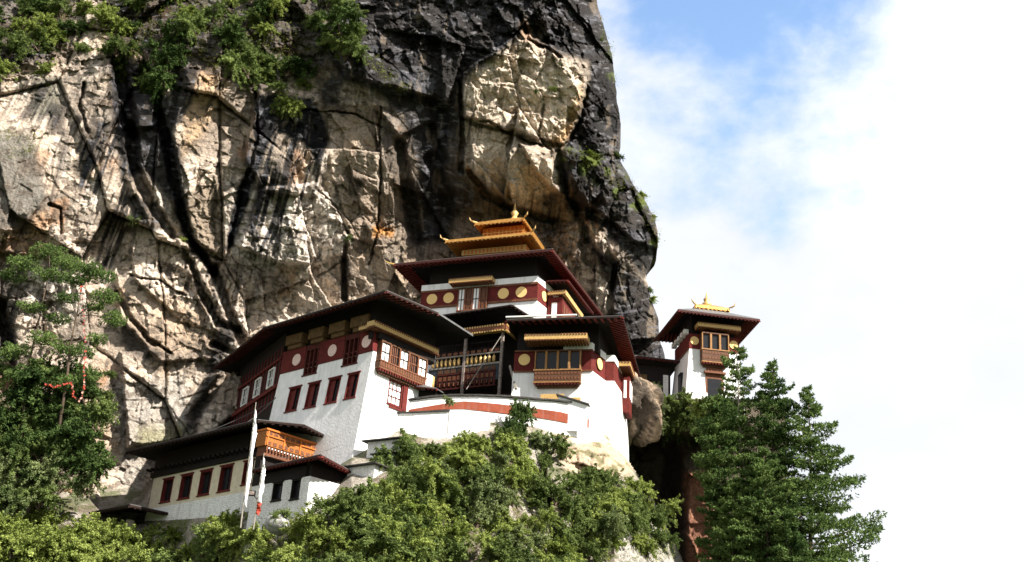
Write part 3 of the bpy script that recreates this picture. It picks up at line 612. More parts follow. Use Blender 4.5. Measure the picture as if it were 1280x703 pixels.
# dark connecting building left of the tower
P = at(838, 492, 127.0); fK, K = frame_thing('gatehouse', 'dark timber gatehouse tucked between the black rock and the white tower', 'gatehouse', tuple(P), 5)
MB().box(-5.2, 0, 0, 5, -3, 3.2).build('wall', 'dark_timber', K)
MB(fm).box(-4.6, -3.0, -.2, .1, -1.5, 1.2).build('pier', 'whitewash_stone', K); MB(fm).box(-.9, -.3, -.1, .15, -1.5, 2.2).build('post', 'whitewash_stone', K)
MB(fm).box(-4.7, -2.9, .0, .25, 1.3, 2.0).build('lintel', 'ochre_beam', K)
roof(K, [(1.0, -1.3, 3.6), (1.0, 6, 3.6), (-6.3, 6, 3.8), (-6.3, -1.3, 3.8)], .8, .3, edges=(3,), t=.2)
q = MB()
for k in range(7): q.box(-.2, 1.6, -1.6+.3*k, 2, -2.2+.3*k, -1.9+.3*k)
st = q.build('staircase', 'whitewash_stone'); st.location = tuple(P); tag(st, 'short flight of pale stone steps at the left foot of the white tower', 'staircase')

# ---------------------------------------------------------------- terrace walls
def strip_wall(name, cols, m, th=.5, parent=None, jitter=0.0):
    """cols: (px, ytop, ybot, Y) -> upright wall with real thickness, top and bottom at measured heights"""
    V = []
    for px, y0, y1, Y in cols:
        T = at(px, y0, Y); d = ray(px, (y0+y1)/2)
        # same plan position for the foot
        lo, hi = y0, y1+60
        z1 = at(px, y1, Y)[2]
        b = np.array([T[0], T[1]]); V.append((b, T[2], z1))
    n = len(V); pts = []; F = []
    for b, zt, zb in V:
        pts += [(b[0], b[1], zb), (b[0], b[1], zt), (b[0]+.1, b[1]+th, zt), (b[0]+.1, b[1]+th, zb)]
    for i in range(n-1):
        a, c_ = 4*i, 4*(i+1)
        F += [(a, c_, c_+1, a+1), (a+1, c_+1, c_+2, a+2), (a+2, c_+2, c_+3, a+3), (a+3, c_+3, c_, a)]
    F += [(0, 1, 2, 3), (4*n-4, 4*n-1, 4*n-2, 4*n-3)]
    mb = MB(); mb.add(pts, F); return mb.build(name, m, parent)
YT = lambda px: 104.2+1.2*((px-500)/100)**2*.35 if px < 600 else 104.6+(px-600)/137*2.4
T = thing('terrace_wall', 'curved white terrace wall with a red ochre stripe and a slate coping', 'wall', tuple(at(600, 520, 104.3)))
def own(o, par=None):
    o.parent = par or T; o.matrix_parent_inverse = Matrix.Translation(-Vector(T.location)); return o
xs = [501, 520, 540, 560, 580, 600, 620, 640, 660, 680, 700, 718, 735]
yt = np.interp(xs, [501, 550, 613, 665, 700, 735], [503, 496, 496, 500, 503, 508])
y1 = np.interp(xs, [501, 550, 576, 613, 665, 700, 735], [514, 505.5, 501.5, 504, 510, 515, 524])
y2 = np.interp(xs, [501, 550, 576, 613, 665, 700, 735], [516.5, 512, 511, 515, 521, 527, 535])
own(strip_wall('wall', [(x, a, 575, YT(x)) for x, a in zip(xs, yt)], 'whitewash', .5))
own(strip_wall('stripe', [(x, a, b, YT(x)-.07) for x, a, b in zip(xs, y1, y2)], 'red_ochre', .068))
cp = []; 
for i in range(len(xs)-1):
    m_ = MB(); a = at(xs[i], yt[i]-1.3, YT(xs[i])-.25); b = at(xs[i+1]-.3, yt[i+1]-1.3+(i % 3-1)*.4, YT(xs[i+1])-.25)
    V_ = [a, b, b+np.array([.1, .9, 0]), a+np.array([.1, .9, 0])]
    cp.append([tuple(v) for v in V_]+[tuple(v+np.array([0, 0, .16])) for v in V_])
m_ = MB()
for c8 in cp: m_.add(c8, [(0, 3, 2, 1), (4, 5, 6, 7), (0, 1, 5, 4), (1, 2, 6, 5), (2, 3, 7, 6), (3, 0, 4, 7)])
own(m_.build('coping', 'slate'))
# lower retaining wall
R_ = thing('retaining_wall', 'plain white retaining wall with a brighter buttress, below the red striped terrace', 'wall', tuple(at(540, 540, 102.5)))
def ownR(o): o.parent = R_; o.matrix_parent_inverse = Matrix.Translation(-Vector(R_.location)); return o
ownR(strip_wall('wall', [(493, 517, 590, 103.2), (520, 516, 590, 102.9), (560, 514, 590, 102.8), (585, 514.5, 590, 102.9)], 'whitewash', 1.2))
ownR(strip_wall('buttress', [(562, 514.2, 590, 102.72), (585, 514.6, 590, 102.6), (612, 516.5, 590, 103.3)], 'whitewash', .6))
m_ = MB()
for (x0, ya, Y0), (x1_, yb, Y1_) in zip([(492, 516.6, 103.0), (520, 515.6, 102.7)], [(520, 515.6, 102.7), (562, 513.6, 102.6)]):
    a = at(x0, ya, Y0); b = at(x1_, yb, Y1_); V_ = [a, b, b+np.array([.1, 1.2, 0]), a+np.array([.1, 1.2, 0])]
    m_.add([tuple(v) for v in V_]+[tuple(v+np.array([0, 0, .12])) for v in V_], [(0, 3, 2, 1), (4, 5, 6, 7), (0, 1, 5, 4), (1, 2, 6, 5), (2, 3, 7, 6), (3, 0, 4, 7)])
ownR(m_.build('coping', 'slate'))
# little gate roof against building C and canopy by building A
P = at(735, 507, 106.0); fq, Q = frame_thing('gateway', 'low sloping slate-topped white wall with a yellow lintel, at the right end of the terrace', 'gateway', tuple(P), -13.5)
MB(face_front(0)).add([(-4.2, 0, -2.6), (0, 0, -2.6), (0, 0, -.02), (-3.0, 0, 1.0), (-3.0, 0, 0), (-4.2, 0, 0)], [(0, 1, 2, 3, 4, 5)]).add([(-3.0, -.5, 1.0), (0, -.5, -.02), (0, 0, -.02), (-3, 0, 1.0)], [(0, 1, 2, 3)]).build('wall', 'whitewash', Q)
m_ = MB(face_front(0)); m_.add([(-3.2, -.6, 1.05), (-3.2, .2, 1.05), (.1, .2, 0.0), (.1, -.6, 0.0), (-3.2, -.6, 1.22), (-3.2, .2, 1.22), (.1, .2, .16), (.1, -.6, .16)], [(0, 1, 2, 3), (4, 7, 6, 5), (0, 4, 5, 1), (1, 5, 6, 2), (2, 6, 7, 3), (3, 7, 4, 0)]); m_.build('coping', 'slate', Q)
MB(face_front(.9)).box(-5.0, -2.6, 0, .1, .6, 1.5).box(-2.5, -.9, 0, .1, .8, 1.1).build('lintel', 'gold_pale', Q)
P = at(530, 487, 104.6); fq, Q = frame_thing('canopy', 'low red-brown canopy roof over a dark doorway at the left end of the terrace', 'canopy', tuple(P), -10)
roof(Q, [(1.4, -.6, -.15), (1.6, 1.6, .15), (-2.6, 1.6, .3), (-2.4, -.6, .25)], .15, .3, edges=(3,), t=.1, rl=.4, sp=.4)
MB().box(-2.0, 1.2, .3, 1.2, -1.6, .0).build('doorway', 'dark_timber', Q)
MB().lathe(-2.2, .2, [(-1.9, .5), (-.4, .48), (.0, .2)], 12).build('pillar', 'whitewash', Q, True)
# ================================================================== ROCK
def hash2(ix, iy, seed):
    h = (ix.astype(np.int64)*374761393+iy.astype(np.int64)*668265263+seed*1274126177) & 0x7fffffff
    h = ((h ^ (h >> 13))*1103515245) & 0x7fffffff
    h = ((h ^ (h >> 15))*739982445) & 0x7fffffff
    return ((h ^ (h >> 12)) & 0xffffff).astype(np.float32)/0xffffff
def vnoise(x, y, seed):
    ix = np.floor(x); iy = np.floor(y); fx = (x-ix).astype(np.float32); fy = (y-iy).astype(np.float32)
    fx = fx*fx*fx*(fx*(fx*6-15)+10); fy = fy*fy*fy*(fy*(fy*6-15)+10)
    a = hash2(ix, iy, seed); b = hash2(ix+1, iy, seed); c = hash2(ix, iy+1, seed); d = hash2(ix+1, iy+1, seed)
    return (a+(b-a)*fx+(c-a)*fy+(a-b-c+d)*fx*fy)*2-1
def fbm(x, y, seed, octv=5, gain=.5):
    r = 0; amp = 1; t = 0
    for i in range(octv):
        r = r+amp*vnoise(x*2**i+i*17.3, y*2**i-i*9.7, seed+i*31); t += amp; amp *= gain
    return r/t
def ridged(x, y, seed, octv=5):
    r = 0; amp = 1; t = 0
    for i in range(octv): r = r+amp*(1-np.abs(vnoise(x*2**i+i*7.3, y*2**i-i*3.7, seed+i*31))*2); t += amp; amp *= .5
    return r/t
def worley(x, y, seed):
    ix = np.floor(x); iy = np.floor(y); f1 = np.full(x.shape, 9., np.float32); f2 = f1.copy(); cx = np.zeros_like(f1); cy = cx.copy(); hx = cx.copy(); hy = cx.copy()
    for dx in (-1, 0, 1):
        for dy in (-1, 0, 1):
            a = ix+dx; b = iy+dy; px = a+.1+.8*hash2(a, b, seed); py = b+.1+.8*hash2(a, b, seed+5)
            d = np.sqrt((x-px)**2+(y-py)**2).astype(np.float32); m = d < f1
            f2 = np.where(m, f1, np.minimum(f2, d)); f1 = np.where(m, d, f1)
            cx = np.where(m, px, cx); cy = np.where(m, py, cy); hx = np.where(m, a, hx); hy = np.where(m, b, hy)
    return f1, f2, x-cx, y-cy, hx, hy
def facets(x, y, sx, sy, seed, off, slope, crack, cw, sh=0.0):
    """faceted blocks sx by sy metres: every block gets its own offset and tilt, joints are cut in between"""
    f1, f2, dx, dy, hx, hy = worley((x+sh*y)/sx, y/sy, seed)
    d = off*(hash2(hx, hy, seed+1)*2-1)+slope*sx*dx*(hash2(hx, hy, seed+2)*2-1)*1.6+slope*sy*dy*(hash2(hx, hy, seed+3)*2-1)
    return d-crack*np.exp(-((f2-f1)/cw)**2)*sstep(.0,.5,vnoise(x/(sx*2.2),y/(sy*2.2),seed+9))
def sstep(a, b, x): t = np.clip((x-a)/(b-a), 0, 1); return t*t*(3-2*t)
class Canvas:
    def __init__(s, PX, PY, k=1.0):
        s.x = PX+k*(4.5*fbm(PX/34, PY/34, 901, 3)+3.0*fbm(PX/6, PY/6, 955, 3)); s.y = PY+k*(4.5*fbm(PX/34, PY/34, 801, 3)+3.0*fbm(PX/6, PY/6, 855, 3))
    def poly(s, pts, soft=3.0):
        inside = np.zeros(s.x.shape, bool); dmin = np.full(s.x.shape, 1e9)
        for (x0, y0), (x1, y1) in zip(pts, pts[1:]+pts[:1]):
            c = ((y0 > s.y) != (y1 > s.y)); xx = (x1-x0)*(s.y-y0)/((y1-y0) if y1 != y0 else 1e-9)+x0
            inside ^= (c & (s.x < xx)); dx, dy = x1-x0, y1-y0
            t = np.clip(((s.x-x0)*dx+(s.y-y0)*dy)/(dx*dx+dy*dy+1e-9), 0, 1); dmin = np.minimum(dmin, (s.x-x0-t*dx)**2+(s.y-y0-t*dy)**2)
        d = np.sqrt(dmin); d = np.where(inside, d, -d); return sstep(-soft, soft, d)
    def line(s, pts, w0, w1=None, hard=False):
        best = np.zeros(s.x.shape); n = len(pts)-1; w1 = w0 if w1 is None else w1
        for i, ((x0, y0), (x1, y1)) in enumerate(zip(pts, pts[1:])):
            dx, dy = x1-x0, y1-y0; t = np.clip(((s.x-x0)*dx+(s.y-y0)*dy)/(dx*dx+dy*dy+1e-9), 0, 1)
            d = np.sqrt((s.x-x0-t*dx)**2+(s.y-y0-t*dy)**2); w_ = w0+(w1-w0)*(i+t)/n
            best = np.maximum(best, 1-sstep(.25*w_, 1.25*w_, d) if hard else np.exp(-(d/w_)**2))
        return best
def mixc(c, col, m): m = m[..., None]; return c*(1-m)+np.array(col)*m
def grid_faces(nr, nc, keep=None):
    i = np.arange(nr-1)[:, None]*nc+np.arange(nc-1)[None, :]
    F = np.stack([i, i+nc, i+nc+1, i+1], -1)
    if keep is not None: F = F[keep]
    return F.reshape(-1, 4)
rockm = bpy.data.materials.new('rock'); rockm.use_nodes = True; MATS['rock'] = rockm
def rock_shader(m, bs=1.0):
    t = m.node_tree; b = t.nodes['Principled BSDF']
    at_ = N(t, 'ShaderNodeAttribute'); at_.attribute_name = 'Col'; g = N(t, 'ShaderNodeNewGeometry')
    n = N(t, 'ShaderNodeTexNoise'); n.inputs['Scale'].default_value = 3.4; n.inputs['Detail'].default_value = 8; n.inputs['Roughness'].default_value = .72; t.links.new(g.outputs['Position'], n.inputs['Vector'])
    r = N(t, 'ShaderNodeMapRange'); r.inputs[1].default_value = .3; r.inputs[2].default_value = .7; r.inputs[3].default_value = .42; r.inputs[4].default_value = 1.38; t.links.new(n.outputs[0], r.inputs[0])
    x = N(t, 'ShaderNodeVectorMath', operation='SCALE'); t.links.new(at_.outputs['Color'], x.inputs[0]); t.links.new(r.outputs[0], x.inputs['Scale'])
    t.links.new(x.outputs[0], b.inputs['Base Color'])
    # wet black stains shine a little, dry rock does not
    sp = N(t, 'ShaderNodeSeparateColor'); t.links.new(at_.outputs['Color'], sp.inputs[0])
    rr = N(t, 'ShaderNodeMapRange'); rr.inputs[1].default_value = .02; rr.inputs[2].default_value = .14; rr.inputs[3].default_value = .72; rr.inputs[4].default_value = .95; t.links.new(sp.outputs[0], rr.inputs[0]); t.links.new(rr.outputs[0], b.inputs['Roughness'])
    b.inputs['Specular IOR Level'].default_value = .15
    n2 = N(t, 'ShaderNodeTexNoise'); n2.inputs['Scale'].default_value = 2.2; n2.inputs['Detail'].default_value = 10; n2.inputs['Roughness'].default_value = .7; t.links.new(g.outputs['Position'], n2.inputs['Vector'])
    bu = N(t, 'ShaderNodeBump'); bu.inputs['Strength'].default_value = .9; bu.inputs['Distance'].default_value = .6*bs; t.links.new(n2.outputs[0], bu.inputs['Height']); t.links.new(bu.outputs[0], b.inputs['Normal'])
rock_shader(rockm)
def set_col(o, col):
    a = o.data.color_attributes.new('Col', 'FLOAT_COLOR', 'POINT'); c = np.ones((len(o.data.vertices), 4), np.float32); c[:, :3] = np.clip(col.reshape(-1, 3), .004, 1); a.data.foreach_set('color', c.ravel())
def rays(PX, PY): return RT*((PX-640)/FPX)[..., None]-UP*((PY-351.5)/FPX)[..., None]+fw
def interp2(tx, ty, T, X, Y):
    T = np.asarray(T, float); X = np.clip(X, tx[0], tx[-1]); Y = np.clip(Y, ty[0], ty[-1])
    i = np.clip(np.searchsorted(tx, X)-1, 0, len(tx)-2); j = np.clip(np.searchsorted(ty, Y)-1, 0, len(ty)-2); tx = np.asarray(tx, float); ty = np.asarray(ty, float)
    a = (X-tx[i])/(tx[i+1]-tx[i]); b = (Y-ty[j])/(ty[j+1]-ty[j]); a = a*a*(3-2*a); b = b*b*(3-2*b)
    return T[j, i]*(1-a)*(1-b)+T[j, i+1]*a*(1-b)+T[j+1, i]*(1-a)*b+T[j+1, i+1]*a*b

# ---- main cliff
EY = [-70, 0, 40, 80, 110, 150, 200, 225, 250, 270, 290, 310, 330, 350, 375, 390, 420, 450, 500, 730]
EX = [733, 744, 757, 768, 772, 775, 775, 789, 806, 818, 825, 824, 813, 806, 813, 819, 826, 830, 818, 800]
step = 1.02; rowsY = np.arange(-70, 730, step)
edge0 = np.interp(rowsY, EY, EX); edge = edge0+4.0*fbm(rowsY/30, rowsY*0, 77, 5)
nc = 860; tcol = np.linspace(0, 1, nc)
PX = -95+(edge[:, None]+95)*tcol[None, :]; PY = np.repeat(rowsY[:, None], nc, 1)
Yb = interp2([-95, 100, 268, 400, 520, 640, 760, 840], [-70, 60, 180, 290, 420, 560, 730],
    [[128, 127, 124, 121, 119, 118, 120, 122],
     [119, 119, 118.5, 118.5, 119, 119, 121, 124],
     [117.5, 118, 119, 120, 122, 121.5, 124, 127],
     [118.5, 119.5, 121, 122, 127, 130, 128, 128],
     [119.5, 121, 124, 127, 131, 134, 136, 132],
     [118, 119, 124, 128, 133, 136, 138, 136],
     [114, 116, 122, 128, 133, 136, 138, 138]], PX, PY)
cv = Canvas(PX, PY, .62); P0 = rays(PX, PY); P0 = CAM+P0*(Yb/P0[..., 1])[..., None]
X, Z = P0[..., 0], P0[..., 2]
wx = X+.6*fbm(X/7, Z/7, 3, 3)+.2*fbm(X/1.2, Z/1.2, 4, 4); wz = Z+.6*fbm(X/7, Z/7, 13, 3)+.2*fbm(X/1.2, Z/1.2, 14, 4)
rough = sstep(-.25, .35, fbm(X/9, Z/9, 19, 3))
D = facets(X+.10*fbm(X/.8, Z/.8, 85, 3), Z+.10*fbm(X/.8, Z/.8, 86, 3), 9, 18, 21, .8, .22, .9, .025, .25)+facets(wx, wz, 3.6, 6.2, 22, .22, .22, .3, .03, .3)*(.35+.65*rough)+facets(wx, wz, 1.5, 2.4, 23, .08, .26, .10, .05, .25)*(.35+.9*rough)+facets(wx, wz, .6, .8, 27, .02, .28, .0, .05, .1)*(.3+.9*rough)
D += facets(wx, wz, 4.5, 1.5, 24, .05, .14, .10, .04, -.6)*rough
D += facets(X+.15*fbm(X, Z, 81, 3), Z+.15*fbm(X, Z, 82, 3), 2.2, 1.1, 28, .10, .16, .14, .05, .9)*sstep(-.1, .3, fbm(X/6, Z/5, 83, 3))+facets(X, Z, .8, 3.0, 29, .12, .25, .2, .05, -.15)*sstep(0, .35, fbm(X/5, Z/8, 84, 3))
D += .35*fbm(X/5, Z/8, 31, 4)+(.10+.16*rough)*ridged(wx/2.4, wz/3.4, 41, 5)+(.05+.08*rough)*fbm(wx/.7, wz/1.0, 51, 4)
blk = np.clip(sstep(560, 640, PX)+sstep(130, 40, PY)*sstep(380, 440, PX), 0, 1)
D += blk*(facets(wx, wz, 2.6, 3.4, 33, .35, .30, .25, .05, .2)+facets(wx, wz, 1.0, 1.2, 34, .10, .30, .08, .06, .3)+.22*ridged(wx/1.3, wz/.9, 35, 4))
# authored blocks: (outline in photo pixels, metres proud, metres of tilt to the right, metres of tilt downward)
plates = [([(232, 85), (325, 110), (322, 175), (300, 250), (280, 325), (240, 300), (215, 250), (212, 190)], 1.6, .8, .2),
 ([(325, 105), (405, 120), (410, 190), (395, 245), (330, 240), (305, 200)], 2.0, .6, -.4),
 ([(330, 235), (400, 230), (425, 270), (440, 310), (395, 330), (350, 330), (300, 310)], 1.3, .5, .3),
 ([(405, 120), (470, 130), (475, 250), (465, 300), (440, 300), (415, 220)], .7, -.8, .4),
 ([(478, 130), (512, 190), (505, 300), (478, 310)], .3, -.6, .3),
 ([(160, 290), (210, 285), (250, 340), (300, 400), (290, 425), (225, 400), (170, 350)], .9, .6, .7),
 ([(222, 300), (240, 305), (300, 395), (306, 425), (275, 425), (250, 380)], .8, .8, .2),
 ([(145, 345), (185, 330), (245, 375), (285, 420), (270, 450), (200, 450), (150, 400)], 1.2, .7, .9),
 ([(150, 440), (230, 430), (260, 470), (240, 545), (160, 560)], 1.2, .6, .4),
 ([(0, 150), (95, 130), (150, 200), (160, 300), (120, 335), (40, 320), (-95, 300), (-95, 130)], 1.0, .7, .3),
 ([(580, 90), (650, 40), (735, 80), (728, 140), (705, 180), (640, 165), (580, 148)], 2.3, .6, 0),
 ([(585, 155), (640, 168), (690, 200), (700, 240), (655, 262), (610, 240), (590, 215)], 1.5, .5, .8),
 ([(410, 30), (520, 10), (580, 60), (560, 130), (500, 110), (430, 95)], 2.4, .3, .9),
 ([(650, 180), (705, 185), (790, 215), (822, 270), (826, 310), (790, 300), (745, 260), (690, 240)], 2.4, .3, .9),
 ([(660, 300), (740, 270), (800, 330), (790, 400), (720, 380)], .9, .5, .4),
 ([(150, 125), (195, 115), (200, 155), (160, 160)], 1.9, .2, .8),
 ([(160, 225), (185, 215), (212, 270), (222, 300), (190, 290)], .4, .5, .2),
 ([(450, 60), (520, 100), (540, 150), (500, 170), (460, 125)], 1.2, .4, 1.0),
 ([(0, 170), (45, 165), (60, 245), (20, 290), (-95, 280), (-95, 180)], 1.1, .3, .6)]
for pts, h, tr, td in plates:
    m = cv.poly(pts, 2.2); cx = sum(p[0] for p in pts)/len(pts); cy = sum(p[1] for p in pts)/len(pts); wd = (max(p[0] for p in pts)-min(p[0] for p in pts))/2; hd = (max(p[1] for p in pts)-min(p[1] for p in pts))/2
    D += m*(h-(tr+.45)*np.clip((cv.x-cx)/wd, -1, 1)*.9+td*np.clip((cv.y-cy)/hd, -1, 1)*.8)
fiss = [([(150, 80), (158, 130), (163, 165)], 10, 11, 4.5), ([(163, 160), (168, 210), (190, 255), (215, 295)], 9, 7, 3.5), ([(200, 140), (212, 190), (222, 245), (240, 300), (268, 340)], 8, 6, 4.5),
 ([(268, 335), (285, 390), (300, 420), (312, 440)], 7, 7, 4), ([(232, 318), (255, 370), (272, 405), (296, 412)], 5, 6, 3.5), ([(165, 345), (200, 350), (232, 372)], 1.6, 1.6, 1.2), ([(148, 365), (160, 395), (185, 425), (215, 440)], 5, 2, 2.2),
 ([(475, 135), (477, 220), (470, 300), (462, 330)], 1.6, 1.6, 1.3), ([(432, 305), (430, 340), (431, 372)], 4, 4, 2.2), ([(355, 130), (400, 140), (440, 143), (478, 160)], 1.6, 1.4, 1.2),
 ([(575, 100), (577, 160), (577, 215)], 2, 4.5, 2.4), ([(577, 148), (610, 152), (640, 170), (690, 186)], 2.0, 1.8, 1.6), ([(650, 20), (660, 50), (700, 70)], 3, 3, 1.8), ([(648, 135), (645, 165)], 4, 2, 1.0), ([(680, 130), (676, 170)], 2, 2, .9),
 ([(500, 180), (512, 250), (520, 300)], 8, 10, 2.6), ([(540, 200), (560, 250), (555, 300)], 10, 12, 2.2), ([(540, 160), (552, 200)], 6, 8, 1.8), ([(588, 215), (605, 245), (640, 262), (690, 275)], 5, 6, 2.2), ([(700, 190), (705, 235), (722, 262), (735, 300)], 6, 6, 2.4),
 ([(0, 380), (10, 430), (5, 480)], 9, 12, 3.5), ([(320, 105), (322, 175), (302, 240), (283, 320)], 1.8, 3, 1.2), ([(105, 105), (100, 130), (112, 165)], 3, 2, 1.6), ([(62, 255), (78, 262), (76, 290)], 2, 2.5, 1.3), ([(395, 235), (420, 260), (440, 300)], 1.2, 1.2, .7),
 ([(265, 430), (300, 445), (240, 520)], 4, 8, 2.2), ([(735, 110), (728, 150), (705, 185)], 2, 3, 1.2), ([(395, 345), (432, 322)], 1.4, 1.4, .8), ([(770, 330), (760, 380), (770, 420)], 4, 5, 2.0), ([(640, 285), (660, 320), (690, 350)], 4, 4, 1.4)]
for pts, a, b, dep in fiss: D -= dep*cv.line(pts, a, b, True)
# small square hole cut in the rock
D -= 1.6*cv.poly([(264, 378), (272, 378), (272, 387), (264, 387)], 1)
# rounding away at the right-hand edge
ks = np.ones(25)/25; es = np.convolve(np.pad(edge0, 12, 'edge'), ks, 'valid')+3
t = np.clip((PX-(es[:, None]-62))/66, 0, .985); Yr = 11*(1-np.sqrt(np.clip(1-t*t, 0, 1)))
D = D*(1-.15*t)
Yf = Yb-D+Yr
dirs = rays(PX, PY); P = CAM+dirs*(Yf/dirs[..., 1])[..., None]
cliffP = P.copy()
def cliff_at(px, py):
    r = int(np.clip((py+70)/step, 0, len(rowsY)-1)); e = edge[r]; c = int(np.clip((px+95)/(e+95)*(nc-1), 0, nc-1)); return cliffP[r, c]
# colours of the rock itself, plus shade painted into clefts and cave
s1 = fbm(X/9, Z/12, 61, 4); s2 = fbm(wx/2.5, wz/4, 62, 5); s3 = fbm(X/.8, Z/7, 63, 4)
col = np.zeros(P.shape)+np.array([.62, .51, .415])
col = mixc(col, [.40, .29, .20], sstep(.0, .5, s1+.4*s2)*.8)
col = mixc(col, [.80, .71, .62], sstep(.05, .5, s2-.3*s1)*.7)
col = mixc(col, [.25, .205, .165], sstep(.08, .45, fbm(wx/5, wz/5, 64, 5))*.8)
col = mixc(col, [.40, .20, .09], sstep(.25, .55, fbm(wx/3, wz/5, 65, 4))*.6)
col = mixc(col, [.10, .085, .07], sstep(.30, .5, s3+.35*s2)*.6)
def tint(pts, c, a=1., soft=5): 
    global col; col = mixc(col, c, cv.poly(pts, soft)*a)
tint([(212, 245), (282, 225), (282, 330), (245, 320), (215, 280)], [.22, .17, .12], .8, 6)
tint([(235, 90), (290, 95), (260, 160), (225, 200)], [.50, .33, .18], .6, 9)
tint([(320, 240), (395, 225), (440, 300), (420, 330), (340, 335), (285, 320)], [.74, .67, .59], .75, 8)
tint([(412, 130), (474, 135), (476, 300), (440, 310), (425, 240)], [.22, .165, .12], .7, 7)
tint([(478, 160), (560, 190), (640, 250), (640, 320), (480, 330)], [.20, .16, .125], .8, 9)
tint([(560, 215), (600, 250), (720, 270), (745, 330), (700, 350), (560, 300)], [.24, .17, .12], .6, 10)
tint([(465, 284), (492, 285), (492, 296), (466, 296)], [.55, .25, .06], .8, 3)
tint([(725, 100), (733, 130), (705, 180), (690, 178), (712, 140)], [.55, .32, .12], .7, 6)
tint([(30, 265), (60, 262), (60, 320), (0, 330), (0, 300)], [.50, .27, .13], .6, 8)
tint([(-95, 165), (40, 165), (58, 245), (30, 290), (-95, 285)], [.13, .125, .11], .85, 8)
tint([(40, 100), (75, 95), (75, 145), (40, 150)], [.12, .12, .09], .8, 6)
tint([(140, 480), (230, 470), (240, 560), (150, 620)], [.34, .32, .29], .7, 10)
tint([(150, 350), (240, 380), (280, 430), (200, 445), (150, 400)], [.47, .35, .25], .6, 8)
tint([(175, 535), (235, 530), (225, 570), (165, 570)], [.22, .22, .07], .5, 9)
BK = [.009, .009, .0105]
streak = sstep(-.22, .10, fbm((X-.16*Z)/.42, Z/9, 71, 4)+.12*s2)       # narrow runs of black water stain
st2 = sstep(-.02, .22, fbm((X-.16*Z)/.55, Z/11, 72, 4)+.1*s2)
def stain(pts, a=1., soft=4, runs=False, c=BK):  # black water stain, also used to paint shade into clefts and hollows
    global col; m = cv.poly(pts, soft)*a; col = mixc(col, c, m*(streak if runs else 1))
stain([(318, 115), (345, 118), (392, 122), (408, 150), (412, 178), (400, 205), (378, 180), (345, 168), (322, 200), (312, 215), (303, 210), (316, 160)])
stain([(316, 190), (330, 185), (312, 250), (292, 310), (280, 315), (292, 250)], 1, 3)
stain([(330, 205), (345, 200), (335, 260), (318, 300), (308, 290)], .9, 4, True)
stain([(325, 170), (408, 170), (402, 235), (372, 265), (340, 330), (312, 320), (320, 240)], .92, 9, True)
stain([(215, 78), (248, 84), (240, 130), (226, 155), (212, 160)], .93)
stain([(135, 60), (175, 80), (215, 120), (220, 200), (210, 250), (180, 215), (150, 230), (140, 150)], .96, 6)  # shade of the wide cleft painted black
stain([(118, 150), (150, 160), (140, 215), (118, 245), (95, 235), (98, 190)], .95, 5, True)
stain([(115, 160), (140, 150), (128, 200), (100, 225), (95, 215)], .8, 5)
stain([(148, 235), (162, 243), (160, 285), (138, 338), (118, 332), (130, 290)], .92, 3, True)
stain([(158, 240), (185, 250), (205, 285), (190, 290), (165, 275)], .9, 4)  # lower end of the cleft, its shade put into the colour
stain([(205, 170), (225, 180), (240, 290), (275, 345), (262, 345), (228, 290), (208, 240)], .95, 5)  # recess shade painted along the long fissure
stain([(395, -70), (650, -70), (655, 25), (650, 50), (605, 85), (572, 110), (575, 150), (545, 210), (560, 300), (535, 300), (520, 200), (500, 150), (470, 118), (420, 100), (400, 60)], .97, 9)
stain([(600, -70), (760, -70), (780, 100), (780, 205), (735, 205), (700, 188), (728, 135), (738, 80), (690, 62), (668, 50), (655, 20)], .97, 6)
stain([(655, 20), (690, 30), (712, 72), (680, 65)], .6, 5)
stain([(695, 188), (790, 200), (835, 270), (830, 320), (805, 350), (780, 320), (750, 285), (705, 260), (700, 220)], .95, 7)
stain([(735, 300), (780, 330), (830, 370), (840, 460), (770, 450), (765, 380)], .95, 7)
stain([(640, 175), (655, 200), (700, 245), (690, 265), (660, 235)], .7, 5)
stain([(540, 120), (577, 150), (575, 210), (600, 250), (560, 290), (525, 220)], .85, 9)
stain([(-95, -70), (110, -70), (90, 60), (0, 95), (-95, 110)], .8, 12)
stain([(110, -70), (410, -70), (410, 90), (330, 110), (240, 85), (140, 60)], .85, 10)
stain([(340, 270), (362, 262), (330, 340), (322, 380), (310, 380)], .55, 5, True)
stain([(432, 300), (440, 330), (436, 375), (424, 375), (428, 320)], .7, 3)  # darkness inside the vertical crack, put into the colour
stain([(-95, 370), (20, 380), (22, 470), (-95, 480)], .9, 6)  # shade of the cave at far left painted black
# long thin water marks running down over the whole face
wm = sstep(.10, .34, fbm((X-.12*Z)/.30, Z/13, 91, 4)+.25*fbm(X/3, Z/10, 92, 3)); zone = sstep(-.05, .35, fbm(X/7, Z/16, 93, 3)+.05)
col = mixc(col, [.035, .03, .03], wm*zone*.65)
pk = sstep(.18, .30, fbm(wx/.9, wz/.55, 94, 5)); col = mixc(col, [.12, .095, .075], pk*.7*(col[..., 0] > .1))
for pts in ([(95, 140), (120, 140), (100, 190), (88, 190)], [(268, 100), (280, 100), (262, 160), (252, 150)], [(440, 150), (455, 150), (452, 250), (440, 240)], [(610, 90), (625, 95), (618, 140), (606, 140)], [(505, 60), (520, 60), (505, 120), (492, 110)], [(30, 100), (75, 105), (60, 160), (20, 150)], [(190, 330), (215, 330), (250, 370), (230, 370)], [(60, 330), (80, 330), (70, 400), (50, 400)]): stain(pts, .75, 7, True)
